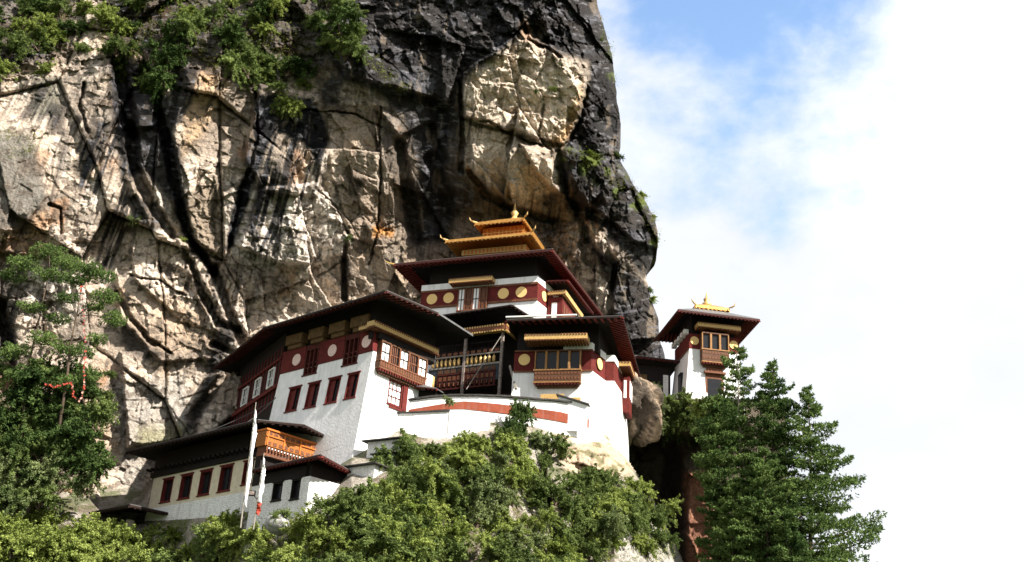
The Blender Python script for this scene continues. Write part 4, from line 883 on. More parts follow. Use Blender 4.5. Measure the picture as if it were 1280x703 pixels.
for pts, a_ in (([(60, 130), (85, 130), (80, 170), (58, 165)], .8), ([(0, 300), (40, 320), (35, 380), (0, 390)], .6), ([(275, 395), (300, 420), (268, 470), (245, 540), (225, 545), (255, 470)], .9), ([(395, 95), (430, 98), (425, 140), (398, 130)], .85), ([(500, 225), (545, 215), (560, 300), (510, 310)], .75), ([(655, 265), (700, 270), (720, 320), (690, 330)], .6), ([(475, 130), (520, 150), (500, 230), (478, 200)], .55), ([(150, 400), (185, 430), (215, 445), (180, 450), (150, 430)], .7)): stain(pts, a_, 7)  # some are clefts and shaded rock by the wing, shade painted in
tint([(590, 95), (650, 50), (725, 90), (722, 135), (700, 172), (650, 160), (590, 140)], [.80, .67, .53], .55, 8)
tint([(590, 165), (640, 175), (690, 205), (690, 240), (655, 250), (605, 225)], [.74, .62, .50], .55, 8)
tint([(415, 150), (470, 150), (470, 210), (430, 220)], [.52, .42, .33], .5, 10)
# bluish grey sheen highlights painted into the black rock's colour, broken and streaky
g1 = sstep(.12, .5, fbm(wx/3.2, wz/1.6, 74, 5)); col = mixc(col, [.095, .095, .11], g1*.6*(col[..., 0] < .06))
g3 = sstep(.22, .5, fbm(X/.9+Z/5, Z/.35, 77, 5)); col = mixc(col, [.22, .215, .23], g3*.6*(col[..., 0] < .1))
g2 = sstep(.34, .55, fbm(wx/1.3, wz/5, 75, 4)); col = mixc(col, [.30, .24, .18], g2*.4*(col[..., 0] < .09))
# moss on ledges of the right-hand knob
ms = sstep(.05, .4, fbm(wx/1.6, wz/1.1, 76, 4)); col = mixc(col, [.10, .13, .025], ms*cv.poly([(695, 183), (760, 195), (812, 250), (830, 300), (818, 330), (800, 270), (740, 225), (700, 205)], 6)*.85)
col = mixc(col, [.09, .12, .03], ms*cv.poly([(748, 20), (772, 90), (778, 150), (765, 130), (752, 60)], 5)*.7)
# the far side of the mountain, out of view: columns carried on behind the edge
back = []
for k, (dy, dx) in enumerate([(6, .3), (16, -1.5), (40, -8), (90, -30)]): back.append(P[:, -1:, :]+np.array([dx, dy, 0])+np.stack([.8*fbm(rowsY/20+k*9, rowsY*0, 78, 3)]*3, -1)[:, None, :])
Pf = np.concatenate([P]+back, 1); colf = np.concatenate([col]+[col[:, -1:]]*4, 1); nC = nc+4
# top rows carried up and back, left columns carried on to the left
topr = []
for dy, dz in ((5, 6), (20, 16), (70, 30)): topr.append(Pf[:1]+np.array([0, dy, dz]))
Pf = np.concatenate(topr[::-1]+[Pf], 0); colf = np.concatenate([colf[:1]]*3+[colf], 0)
left = [Pf[:, :1]+np.array([-d, s, 0]) for d, s in ((90, 12), (45, -4), (14, 0))]
Pf = np.concatenate(left+[Pf], 1); colf = np.concatenate([colf[:, :1]]*3+[colf], 1)
F = grid_faces(Pf.shape[0], Pf.shape[1])
o = fast_mesh('cliff', Pf.reshape(-1, 3), F, 4, 'rock', None, False); set_col(o, colf); tag(o, kind='structure')

# ---- hillside below the buildings
TX = [-130, 0, 95, 180, 300, 385, 415, 440, 470, 500, 530, 560, 600, 640, 700, 740, 765, 785, 812, 870]
TY = [655, 655, 656, 661, 656, 650, 640, 612, 606, 592, 578, 558, 548, 542, 550, 556, 558, 575, 620, 735]
TD = [107, 109, 111, 112.8, 101.0, 92.3, 92.3, 92.8, 93.2, 94.6, 98, 101.2, 101.6, 102.8, 105.2, 106.3, 107.2, 108, 109, 109]
rY = np.arange(528, 775, 1.6); cX = np.arange(-130, 872, 1.6)
hx_, hy_ = np.meshgrid(cX, rY); ytop = np.interp(hx_, TX, TY); dep = np.interp(hx_, TX, TD)
below = hy_-ytop
Yh = dep-np.where(below > 0, .055*below, .0)+np.where(below < 0, -below*.16, 0)
HEY = [528, 556, 575, 600, 620, 650, 700, 775]; HEX = [768, 772, 783, 800, 812, 828, 852, 872]
hedge = np.interp(hy_, HEY, HEX); keepv = hx_ <= hedge+1.6
te = np.clip((hx_-(hedge-34))/34, 0, 1); Yh = Yh+7*(1-np.sqrt(np.clip(1-te*te, 0, 1)))
p_ = rays(hx_, hy_); p_ = CAM+p_*(Yh/p_[..., 1])[..., None]; X, Z = p_[..., 0], p_[..., 2]
wx = X+fbm(X/4, Z/4, 103, 3); wz = Z+fbm(X/4, Z/4, 113, 3)
fade = sstep(-6, 14, below)
D = (facets(wx, wz, 4, 6, 121, .5, .3, .6, .07, .1)+facets(wx, wz, 1.4, 1.8, 122, .15, .3, .2, .08, .1)+.35*fbm(X/2.5, Z/3, 131, 4)+.15*ridged(wx, wz, 141, 4))*fade*(1-.5*te)
Yh = Yh-D; p_ = rays(hx_, hy_); p_ = CAM+p_*(Yh/p_[..., 1])[..., None]; hillP = p_.copy()
def hill_at(px, py): r = int(np.clip((py-528)/1.6, 0, len(rY)-1)); c = int(np.clip((px+130)/1.6, 0, len(cX)-1)); return hillP[r, c]
col = np.zeros(p_.shape)+np.array([.34, .30, .25]); cv = Canvas(hx_, hy_)
col = mixc(col, [.14, .11, .075], sstep(-.1, .3, fbm(wx/2, wz/2, 151, 4))*.8)
col = mixc(col, [.46, .42, .37], sstep(.1, .5, fbm(wx/1.2, wz/1.5, 152, 4))*.8)
col = mixc(col, [.60, .45, .31], cv.poly([(690, 535), (780, 545), (790, 590), (770, 600), (705, 590)], 6)*.85)
col = mixc(col, [.70, .66, .60], cv.poly([(680, 530), (775, 540), (775, 556), (690, 556)], 4)*sstep(-.2, .2, fbm(wx/1.1, wz/1.1, 156, 4)))
col = mixc(col, [.44, .42, .38], cv.poly([(770, 640), (835, 640), (870, 775), (770, 775)], 6)*.7)
col = mixc(col, [.08, .10, .03], sstep(.1, .35, fbm(wx/1.5, wz/1.0, 153, 4))*.7)
nrh, nch = hx_.shape; kp = keepv[:-1, :-1] & keepv[1:, 1:]
Fh = grid_faces(nrh, nch, kp)
# the slope goes on down to the valley and back behind the buildings
V = hillP.reshape(-1, 3); colv = col.reshape(-1, 3); extra = []; ce = []
last = hillP[-1]; base = len(V); nx = len(cX)
for k, (dy, z) in enumerate([(-6, None), (-22, -1.0)]):
    q = last+np.array([0, dy, 0]); q[:, 2] = last[:, 2]-9 if z is None else z; extra.append(q); ce.append(np.zeros((nx, 3))+np.array([.09, .10, .04]))
V = np.concatenate([V]+extra); colv = np.concatenate([colv]+ce)
ids = np.arange(nx); rows_ = [ids+(nrh-1)*nch, ids+base, ids+base+nx]; ex = []
for a, b in zip(rows_, rows_[1:]): ex.append(np.stack([a[:-1], b[:-1], b[1:], a[1:]], -1))
F = np.concatenate([Fh]+ex)
o = fast_mesh('hillside', V, F, 4, 'rock'); set_col(o, colv); tag(o, kind='structure')

# ---- dark ravine wall and rock ledge carrying the tower, right of the hillside
rY2 = np.arange(499, 775, 1.8); cX2 = np.arange(745, 985, 1.6); gx, gy = np.meshgrid(cX2, rY2)
Yg = interp2([745, 800, 835, 865, 900, 985], [499, 530, 552, 600, 775], [[120, 120, 120.5, 120.5, 121, 127], [120.5, 120.5, 121, 121, 121.5, 127], [131, 131, 131, 129, 125, 128], [133, 133, 132, 126.5, 126, 129], [133, 133, 132, 126, 126, 129]], gx, gy)
p_ = rays(gx, gy); p_ = CAM+p_*(Yg/p_[..., 1])[..., None]; X, Z = p_[..., 0], p_[..., 2]
wx = X+fbm(X/4, Z/4, 203, 3); wz = Z+fbm(X/4, Z/4, 213, 3)
D = facets(wx, wz, 3.5, 8, 221, .6, .25, .6, .06)+facets(wx, wz, 1.4, 2.4, 222, .2, .25, .15, .08)+.25*ridged(wx/1.5, wz/2, 241, 4)
Yg = Yg-D; p_ = rays(gx, gy); p_ = CAM+p_*(Yg/p_[..., 1])[..., None]; ravP = p_.copy()
def rav_at(px, py): r = int(np.clip((py-499)/1.8, 0, len(rY2)-1)); c = int(np.clip((px-745)/1.6, 0, len(cX2)-1)); return ravP[r, c]
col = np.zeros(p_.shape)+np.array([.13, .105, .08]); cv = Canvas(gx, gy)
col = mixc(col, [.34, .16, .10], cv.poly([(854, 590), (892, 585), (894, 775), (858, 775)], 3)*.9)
col = mixc(col, [.05, .035, .028], cv.poly([(770, 545), (858, 548), (858, 775), (770, 775)], 8)*sstep(-.3, .3, fbm(wx/2, wz/4, 231, 4)))  # cave shade painted into the rock colour below the ledge
cap = [p_[:1]+np.array([0, dy, dz]) for dy, dz in ((1.5, .1), (14, .2))]
Pf = np.concatenate(cap[::-1]+[p_], 0); colf = np.concatenate([col[:1]]*2+[col], 0)
bk = [Pf[:, -1:]+np.array([dx, dy, 0]) for dx, dy in ((.5, 3), (-2, 14))]; Pf = np.concatenate([Pf]+bk, 1); colf = np.concatenate([colf]+[colf[:, -1:]]*2, 1)
low = Pf[-1:]+0; low[..., 2] = -1; Pf = np.concatenate([Pf, low], 0); colf = np.concatenate([colf, colf[-1:]], 0)
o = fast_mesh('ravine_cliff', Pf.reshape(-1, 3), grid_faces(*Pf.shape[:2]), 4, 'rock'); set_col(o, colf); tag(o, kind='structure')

# ---- boulders
def boulder(name, label, c, r, seed, base, dark, amp=.18, sub=5):
    bm = bmesh.new(); bmesh.ops.create_icosphere(bm, subdivisions=sub, radius=1); V = np.array([v.co[:] for v in bm.verts]); Fc = np.array([[v.index for v in f.verts] for f in bm.faces]); bm.free()
    a = np.arctan2(V[:, 1], V[:, 0])*1.6; b = V[:, 2]*1.6
    d = 1+amp*1.6*fbm(V[:, 0]*1.3+5, V[:, 2]*1.3+V[:, 1], seed, 4)+amp*.35*facets(V[:, 0]*3+V[:, 1], V[:, 2]*3-V[:, 1], 1.3, 1.6, seed+2, .4, .3, .5, .08)
    W = V*d[:, None]*np.array(r)
    s = sstep(-.05, .2, fbm(W[:, 0]/.5+W[:, 1]/2+.4*W[:, 2], W[:, 2]/5, seed+3, 4)); col = np.zeros_like(W)+np.array(base)
    col = mixc(col, dark, s*.85); o = fast_mesh(name, W+0, Fc, 3, 'rock'); o.location = c; set_col(o, col); return tag(o, label, 'rock')
boulder('rock_outcrop', 'pale rounded rock bulge with dark streaks jammed between the right-hand building and the tower', tuple(at(786, 512, 120.5)), (3.1, 3.4, 3.3), 301, (.36, .27, .19), (.04, .035, .03), amp=.42)
boulder('boulder', 'small grey boulder resting at the foot of the annex wall', tuple(at(347, 656, 92.0)), (1.0, .9, .8), 311, (.42, .41, .39), (.2, .2, .19), sub=3)

# ---- valley floor, one sheet to the horizon
g = MB(); g.add([(-3000, -3000, 0), (3000, -3000, 0), (3000, 3000, 0), (-3000, 3000, 0)], [(0, 1, 2, 3)])
mat('valley_ground', (0.06, 0.085, 0.03), 1.0, var=.5, scale=.02)
tag(g.build('ground', 'valley_ground'), kind='structure')
# ================================================================== PLANTS
def unit(v): return v/np.maximum(np.linalg.norm(v, axis=-1, keepdims=True), 1e-9)
def leaf_quads(Pc, Nrm, size, asp=.55, rng=RNG):
    """little diamond-folded leaves: centres, facing, size arrays -> vertices, quad faces"""
    n = len(Pc); a = unit(np.cross(Nrm, rng.normal(size=(n, 3)))); b = unit(np.cross(Nrm, a)); s = size[:, None]
    V = np.stack([Pc-a*s, Pc-b*s*asp+Nrm*s*.12, Pc+a*s, Pc+b*s*asp-Nrm*s*.12], 1).reshape(-1, 3)
    return V, np.arange(4*n).reshape(n, 4)
def shrub_mesh(name, r, n, shoots, m, ls=.09, seed=0):
    """leaves strung along many curved shoots that fan up and outward from several crowns, so the outline stays ragged"""
    g = np.random.default_rng(seed); nc_ = 5; cen = g.normal(size=(nc_, 3))*np.array([.42, .42, .22])*r; cen[:, 2] = np.abs(cen[:, 2])*.9
    k = g.integers(0, nc_, shoots); d = unit(g.normal(size=(shoots, 3))*np.array([1, 1, .75])+np.array([0, 0, .55])); ln = r*g.uniform(.30, .78, shoots)
    s = g.integers(0, shoots, n); t = 1-.8*g.random(n)**1.5; P_ = cen[k[s]]+d[s]*(ln[s]*t)[:, None]; P_[:, 2] -= .28*r*(t**2)*(1-d[s][:, 2]); P_ += g.normal(size=P_.shape)*(.030*r+.05*r*(1-t))[:, None]
    nr = unit(d[s]*.5+g.normal(size=(n, 3))*.8+np.array([0, 0, .6])); V, F_ = leaf_quads(P_, nr, ls*g.uniform(.55, 1.5, n), .45, g)
    o = fast_mesh(name, V, F_, 4, m); st = MB()
    for i in range(nc_): st.tube([(0, 0, -.9), tuple(cen[i]*.4), tuple(cen[i])], [.07, .05, .02], 5)
    st.build('stem', 'bark', o)
    return o
PROT = {}
def proto(kind, i):
    key = (kind, i)
    if key not in PROT:
        ls, n = {'leaf_light': (.072, 13000), 'leaf_mid': (.072, 13000), 'leaf_dark': (.085, 11000), 'leaf_grey': (.064, 14000)}[kind]
        o = shrub_mesh('shrub', 1.7, n, [90, 150, 120][i], kind, ls, seed=i*13+len(PROT)); PROT[key] = [o, False]
    return PROT[key]
def copy_thing(o):
    r = o.copy(); C.objects.link(r)
    for ch in o.children: c_ = ch.copy(); C.objects.link(c_); c_.parent = r
    return r
def put_shrub(loc, kind, size, label, cat='shrub', group=None, squash=1.0):
    i = random.randrange(3); p_ = proto(kind, i)
    if p_[1]: o = copy_thing(p_[0])
    else: o = p_[0]; p_[1] = True
    for k in ('label', 'category', 'group'):
        if k in o: del o[k]
    o.location = tuple(loc); s = size/1.7; o.scale = (s, s, s*squash); o.rotation_euler = (random.uniform(-.25, .25), random.uniform(-.25, .25), random.uniform(0, 6.28)); tag(o, label, cat, group); return o
def inpoly(x, y, pts):
    c = False
    for (x0, y0), (x1, y1) in zip(pts, pts[1:]+pts[:1]):
        if (y0 > y) != (y1 > y) and x < (x1-x0)*(y-y0)/(y1-y0)+x0: c = not c
    return c
def scatter(pts, gap, tries=3000):
    xs_ = [p[0] for p in pts]; ys_ = [p[1] for p in pts]; out = []
    for _ in range(tries):
        x, y = random.uniform(min(xs_), max(xs_)), random.uniform(min(ys_), max(ys_))
        if inpoly(x, y, pts) and all((x-a)**2+(y-b)**2 > gap*gap for a, b in out): out.append((x, y))
    return out
UPV = np.array([0, -.25, .1])
zones = [
 ([(-60, 644), (50, 646), (84, 668), (118, 680), (118, 730), (-60, 730)], 16, ['leaf_light'], (1.6, 2.4), hill_at, 'bright yellow-green bush in the bottom left corner below the dark trees', 'bushes in the bottom left corner'),
 ([(112, 664), (180, 664), (300, 660), (385, 654), (420, 636), (470, 640), (545, 690), (560, 735), (112, 735)], 16, ['leaf_light', 'leaf_light', 'leaf_mid'], (1.3, 2.2), hill_at, 'light green bush on the slope below the long low white building', 'bushes below the long low building'),
 ([(424, 634), (445, 622), (470, 612), (498, 596), (508, 572), (522, 570), (560, 640), (560, 700), (500, 680)], 13, ['leaf_mid', 'leaf_light'], (1.2, 1.9), hill_at, 'feathery green bush on the slope right of the small annex', 'bushes beside the annex and sheds'),
 ([(508, 568), (560, 553), (604, 546), (620, 537), (690, 550), (704, 596), (752, 606), (760, 650), (690, 735), (610, 735), (606, 655), (556, 640), (520, 600)], 15, ['leaf_mid', 'leaf_grey', 'leaf_mid', 'leaf_light'], (1.2, 2.0), hill_at, 'grey-green bush on the steep slope below the curved terrace wall', 'bushes below the terrace wall'),
 ([(740, 596), (800, 612), (830, 668), (806, 690), (770, 665), (740, 690), (700, 735), (680, 735), (740, 640)], 11, ['leaf_mid', 'leaf_light'], (.9, 1.6), hill_at, 'olive green bush at the rocky right-hand edge of the slope', 'bushes on the right edge of the slope'),
 ([(-60, -50), (395, -50), (452, 42), (436, 62), (400, 52), (372, 70), (340, 96), (300, 70), (250, 84), (215, 70), (170, 80), (130, 62), (60, 55), (20, 82), (-60, 90)], 14, ['leaf_mid', 'leaf_mid', 'leaf_light', 'leaf_dark'], (1.0, 2.3), cliff_at, 'green bush growing on the overgrown ledge at the top of the cliff', 'bushes along the top of the cliff'),
 ([(142, 78), (215, 80), (214, 118), (195, 124), (150, 110)], 14, ['leaf_dark', 'leaf_mid'], (1.4, 2.0), cliff_at, 'dark green bush hanging down over the black cleft in the cliff', 'bushes hanging over the black cleft'),
 ([(300, 88), (370, 78), (395, 96), (372, 132), (342, 130), (330, 104)], 15, ['leaf_mid', 'leaf_light'], (.9, 1.5), cliff_at, 'small green bush hanging above the black dome-shaped stain', 'small bushes above the black dome-shaped stain'),
 ([(818, 500), (905, 498), (905, 530), (870, 545), (825, 540)], 14, ['leaf_mid', 'leaf_dark', 'leaf_grey'], (1.1, 1.7), rav_at, 'green bush on the rock ledge at the foot of the white tower', 'bushes at the foot of the tower'),
]
for pts, gap, kinds, (r0, r1), fn, lab, grp in zones:
    for x, y in scatter(pts, gap*1.42):
        if fn is cliff_at and y < 75 and vnoise(np.array([x/38.]), np.array([y/22.]), 5)[0] < -.42: continue
        r = random.uniform(r0, r1)*1.27
        P = fn(x, y+r*(3.2 if fn is hill_at else 5.5)); put_shrub(P+UPV*r*.6, random.choice(kinds), r, lab, 'bush', grp, random.uniform(.75, 1.05))
for x, y in scatter([(-60, 470), (0, 455), (100, 480), (130, 520), (134, 580), (88, 622), (60, 640), (-60, 640)], 27):
    if random.random() < .25 and y < 560: continue
    k = random.choice(['leaf_dark', 'leaf_dark', 'leaf_mid']) if y < 580 else random.choice(['leaf_dark', 'leaf_mid', 'leaf_grey']); put_shrub(at(x, y, 111.5-(y-450)*.018), k, random.uniform(1.8, 3.1), 'dark green leafy bush in the shaded thicket at the left, under the pines' if k == 'leaf_dark' else 'mid green leafy bush at the foot of the shaded thicket on the left', 'bush', 'thicket bushes at the left')
# single plants
for (x, y, k, r, fn, lab, sq) in [
    (562, 505, 'leaf_grey', .75, lambda a, b: at(a, b, 103.4), 'dry grey-green tuft sprouting on the red striped terrace wall, left of the dark bush', .8),
    (652, 522, 'leaf_dark', 1.3, lambda a, b: at(a, b, 103.6), 'dark upright bush growing against the red stripe of the terrace wall', 1.5),
    (646, 545, 'leaf_dark', 1.6, lambda a, b: at(a, b, 103.2), 'dark bush directly below the upright one at the terrace wall', 1.1),
    (600, 565, 'leaf_mid', 1.3, lambda a, b: at(a, b, 101.2), 'bush in front of the bright buttress of the retaining wall', 1.0),
    (692, 113, 'leaf_light', .6, cliff_at, 'tiny bright yellow-green plant on the pale rock bulge high up', .8),
    (670, 116, 'leaf_mid', .5, cliff_at, 'tiny dull green plant in the crack of the pale rock bulge', .8),
    (818, 377, 'leaf_light', .95, cliff_at, 'lone green bush on the dark rock edge above the tower roof', .8),
    (812, 365, 'leaf_mid', .6, cliff_at, 'small bush just above the lone green bush at the rock edge', 1.2),
    (170, 276, 'leaf_grey', .7, cliff_at, 'small grey-green plant in the dark joint above the split boulders', 1.0),
    (228, 302, 'leaf_light', .5, cliff_at, 'small grassy plant on top of the split boulders', .7),
    (433, 300, 'leaf_grey', .6, cliff_at, 'thin grey plant in the vertical crack above the long roof', 1.0),
    (311, 398, 'leaf_grey', .4, cliff_at, 'tiny plant in the rock joint beside the long roof', .6),
    (131, 500, 'leaf_mid', 1.3, lambda a, b: at(a, b, 114), 'broad-leaved bush clinging to the grey rock left of the long low roof', 1.0),
    (140, 470, 'leaf_mid', .8, lambda a, b: at(a, b, 116), 'small bush on the grey rock under the pines', .8),
    (806, 246, 'leaf_light', .7, cliff_at, 'small bright bush on the upper rim of the black rock knob', .7),
    (819, 272, 'leaf_light', .7, cliff_at, 'small bright bush halfway down the rim of the black rock knob', .7),
    (822, 302, 'leaf_mid', .6, cliff_at, 'small dull bush lowest on the rim of the black rock knob', .8),
    (770, 196, 'leaf_mid', .9, cliff_at, 'dark bush in the notch above the black rock knob', .7),
    (738, 196, 'leaf_light', .9, cliff_at, 'grassy bush on the ledge left of the notch', .5),
    (752, 52, 'leaf_mid', .6, cliff_at, 'small bush near the top of the right-hand cliff edge', .8),
    (501, 115, 'leaf_light', .5, cliff_at, 'tiny grassy tuft on the black rock right of the ledge bushes', .6),
    (352, 646, 'leaf_mid', .8, lambda a, b: at(a, b, 91.8), 'small plant growing above the boulder by the annex wall', 1.1),
    (884, 512, 'leaf_light', 1.7, lambda a, b: at(a, b, 116), 'bright green bush in front of the tower door', 1.1)]:
    put_shrub(fn(x, y)+UPV*r*.3, k, r, lab, 'plant', None, sq)
for x, y, Y, r in ((818, 488, 118.5, 1.0), (826, 515, 118.5, 1.2), (822, 535, 118.8, .9)): put_shrub(at(x, y, Y), 'leaf_grey', r, 'bush overgrowing the right side of the pale rounded rock bulge', 'bush', 'bushes on the rock bulge')

# ground cover: moss and grass on ledges and between bushes, nobody could count it
def cover(name, fn, polys, n, m, size, label_kind, seed):
    g = np.random.default_rng(seed); Pc = []; 
    for pts, cnt in polys:
        xs_ = [p[0] for p in pts]; ys_ = [p[1] for p in pts]; c_ = 0
        while c_ < cnt:
            x, y = g.uniform(min(xs_), max(xs_)), g.uniform(min(ys_), max(ys_)); c_ += .25
            if inpoly(x, y, pts) and vnoise(np.array([x/13.]), np.array([y/9.]), seed)[0] > -.25+g.normal()*.2:
                b = fn(x, y); c_ += .75; k = 14; q = b+g.normal(size=(k, 3))*np.array([.35, .25, .25])+np.array([0, -.12, .1]); Pc.append(q)
    Pc = np.concatenate(Pc); nr = unit(g.normal(size=Pc.shape)+np.array([0, -.3, .6])); V, F_ = leaf_quads(Pc, nr, size*g.uniform(.6, 1.5, len(Pc)), .35, g)
    tag(fast_mesh(name, V, F_, 4, m), kind='stuff')
cover('ground_cover', hill_at, [([(-60, 650), (300, 655), (400, 640), (500, 600), (600, 560), (700, 600), (770, 620), (830, 690), (850, 735), (-60, 735)], 2600), ([(770, 600), (790, 600), (848, 690), (835, 700), (800, 640)], 160)], 0, 'grass', .10, 'grass', 5)
cover('ledge_grass', cliff_at, [([(-60, -50), (400, -50), (455, 45), (440, 70), (380, 80), (330, 100), (250, 86), (60, 60), (-60, 90)], 1700), ([(700, 183), (745, 192), (790, 225), (812, 258), (790, 250), (740, 215)], 300), ([(800, 250), (824, 275), (826, 310), (818, 300)], 60), ([(752, 20), (768, 80), (775, 130), (764, 110), (750, 50)], 60), ([(440, 55), (480, 75), (520, 118), (490, 110), (460, 85)], 110), ([(0, 160), (60, 165), (50, 190), (0, 200)], 60), ([(165, 270), (185, 285), (160, 320), (150, 330)], 50)], 0, 'grass', .09, 'grass', 6)

# ------------------------------------------------------------------ conifers
def bez(p0, p1, p2, t): t = np.asarray(t)[:, None]; return p0*(1-t)**2+2*p1*t*(1-t)+p2*t*t
def needles(P_, D_, g, ln=.30, wd=.055, fan=5, spread=.75):
    """fans of narrow needle sprays at points P_ growing along D_"""
    n = len(P_); Pk = np.repeat(P_, fan, 0); Dk = unit(np.repeat(D_, fan, 0)+g.normal(size=(n*fan, 3))*spread); s = unit(np.cross(Dk, g.normal(size=Dk.shape))); L_ = ln*g.uniform(.6, 1.4, len(Pk))[:, None]; w_ = wd*g.uniform(.7, 1.4, len(Pk))[:, None]
    return np.stack([Pk, Pk+Dk*L_*.5+s*w_, Pk+Dk*L_, Pk+Dk*L_*.5-s*w_], 1).reshape(-1, 3)
def conifer(label, base, top, prof, seed, nb=120, start=.0, dens=1.0, group=None, tr=.32, sparse=.12, barkm='bark', up=.12):
    g = np.random.default_rng(seed); base = np.array(base, float); top = np.array(top, float); H_ = np.linalg.norm(top-base)
    T_ = thing('conifer_tree', label, 'tree', tuple(base), 0, group); ax = (top-base)
    wob = lambda t: np.array([.35*math.sin(t*5+seed), .3*math.cos(t*4+seed*2), 0])*(1-t)
    MB().tube([tuple(ax*t+wob(t)-wob(0)) for t in np.linspace(0, 1, 12)], [tr*(1-t*.93) for t in np.linspace(0, 1, 12)], 8).build('trunk', barkm, T_, True)
    br = MB(); V = []
    for i in range(nb):
        t = start+(1-start)*((i+g.random())/nb)**.85; y = (1-t)*H_; R_ = np.interp(y, prof[0], prof[1])*g.uniform(.55, 1.12)
        if g.random() < sparse or R_ < .12: continue
        a = i*2.4+g.normal()*.5; p0 = ax*t+wob(t)-wob(0); d = np.array([math.cos(a), math.sin(a), 0]); dr = -up*0-.20*(1-t)
        p1 = p0+d*R_*.55+np.array([0, 0, R_*(.10+dr)]); p2 = p0+d*R_+np.array([0, 0, R_*(.10+dr+up)+g.normal()*.12*R_])
        k = max(3, int(R_/.8)+2); pts = bez(p0, p1, p2, np.linspace(0, 1, k)); br.tube([tuple(q) for q in pts], [max(.012, .055*R_/3*(1-j/k)) for j in range(k)], 4)
        m_ = int(R_/.115*dens*3.2)+6; tt = 1-(1-.12)*g.random(m_)**1.15*.98; q = bez(p0, p1, p2, tt); side = np.array([-d[1], d[0], 0]); wid = R_*.32*np.sin(np.clip((tt-.05)/.95, 0, 1)*2.6)**.8+.08
        q = q+side*(g.uniform(-1, 1, m_)*wid)[:, None]+np.array([0, 0, 1])*(g.normal(size=m_)*.07-.03*R_*g.random(m_))[:, None]
        V.append(needles(q, np.tile(d*.8+np.array([0, 0, .15]), (m_, 1))+side*g.uniform(-.8, .8, m_)[:, None], g))
    q = np.linspace(.93, 1, 14)[:, None]*ax+g.normal(size=(14, 3))*.06; V.append(needles(q, np.tile([0, 0, 1.], (14, 1)), g))
    br.build('limbs', barkm, T_); V = np.concatenate(V); c_ = fast_mesh('crown', V, np.arange(len(V)).reshape(-1, 4), 4, 'needle', T_); return T_
def P_base(px, Y, z): q = at(px, 720, Y); return np.array([q[0], q[1], z])
def tree_px(label, pxt, pyt, pxb, pyb, Y, prof_px, seed, **kw):
    t_ = at(pxt, pyt, Y); b_ = at(pxb, pyb, Y); sc = Y/1400*1.09
    return conifer(label, b_, t_, ([p[0]*sc for p in prof_px], [p[1]*sc for p in prof_px]), seed, **kw)
gp = 'tall conifers right of the ravine'
tree_px('tall conifer with a thin ragged top, directly right of the white tower', 925, 436, 941, 790, 112, [(0, 8), (20, 18), (50, 20), (90, 30), (130, 42), (200, 50), (350, 56)], 1, nb=140, sparse=.3, group=gp, barkm='bark_pale')
tree_px('conifer standing between the ragged one and the outermost right one', 970, 452, 978, 790, 110, [(0, 3), (30, 20), (80, 34), (150, 48), (340, 58)], 2, nb=150, sparse=.2, group=gp)
tree_px('outermost right conifer with long layered boughs reaching into the white sky', 1009, 486, 1020, 790, 108, [(0, 3), (30, 18), (60, 32), (110, 52), (165, 80), (240, 92), (300, 85)], 3, nb=130, sparse=.14, group=gp, up=.22)
tree_px('dense rounded conifer nearest the ravine below the tower', 893, 498, 900, 790, 110, [(0, 10), (30, 30), (80, 32), (130, 24), (300, 28)], 4, nb=170, sparse=.08, group=gp, tr=.25)
tree_px('lower conifer in front of the two tallest ones', 952, 560, 956, 790, 106, [(0, 6), (40, 30), (90, 45), (240, 50)], 5, nb=120, sparse=.05, group=gp, tr=.2)
tree_px('young light conifer low between the right-hand trees', 985, 640, 986, 790, 104, [(0, 4), (40, 22), (100, 32), (150, 34)], 6, nb=80, sparse=.05, group=gp, tr=.15)
tree_px('slim conifer half hidden at the ravine edge', 924, 600, 924, 790, 107, [(0, 5), (50, 28), (190, 40)], 8, nb=100, sparse=.05, group=gp, tr=.2)
# left pines with flat pads of foliage
def pad_pine(label, trunk, pads, Y, seed, tr=.17):
    g = np.random.default_rng(seed); W = [at(x, y, Y) for x, y in trunk]; b = W[0]; T_ = thing('pine_tree', label, 'tree', tuple(b), 0)
    L_ = [w_-b for w_ in W]; n = len(L_); MB().tube([tuple(q) for q in L_], [tr*(1-.8*i/(n-1)) for i in range(n)], 7).build('trunk', 'bark', T_, True)
    br = MB(); V = []; sc = Y/1400*1.09
    for x, y, rx, ry in pads:
        c = at(x, y, Y+g.uniform(-1.6, 1.6))-b; s = min(L_[1:], key=lambda q: np.linalg.norm(q-c-np.array([0, 0, -.8]))); mid = (s+c)/2+np.array([0, 0, .25]); br.tube([tuple(s), tuple(mid), tuple(c)], [.06, .04, .015], 5)
        m_ = int(rx*ry*1.7)+40; q = g.normal(size=(m_, 3))*.5; q = q/np.maximum(1, np.linalg.norm(q, axis=1))[:, None]; q = c+q*np.array([rx*sc, rx*sc*.8, ry*sc]); q += .25*np.stack([vnoise(q[:, 0]*1.5, q[:, 1]*1.5, seed+j) for j in range(3)], 1)
        V.append(needles(q, np.tile([0, 0, .7], (m_, 1)), g, .24, .045, 5, .8))
    br.build('limbs', 'bark', T_); V = np.concatenate(V); fast_mesh('crown', V, np.arange(len(V)).reshape(-1, 4), 4, 'needle', T_)
pad_pine('scraggly pine with flat foliage pads before the pale cliff, left of its twin', [(26, 560), (32, 470), (42, 430), (50, 395), (62, 335)], [(60, 316, 24, 8), (30, 330, 20, 8), (84, 330, 20, 8), (15, 345, 16, 7), (62, 345, 22, 7), (40, 385, 16, 6), (72, 400, 15, 6), (55, 425, 20, 8), (20, 440, 18, 8), (80, 438, 16, 8), (30, 470, 22, 10), (60, 470, 18, 9)], 109, 31)
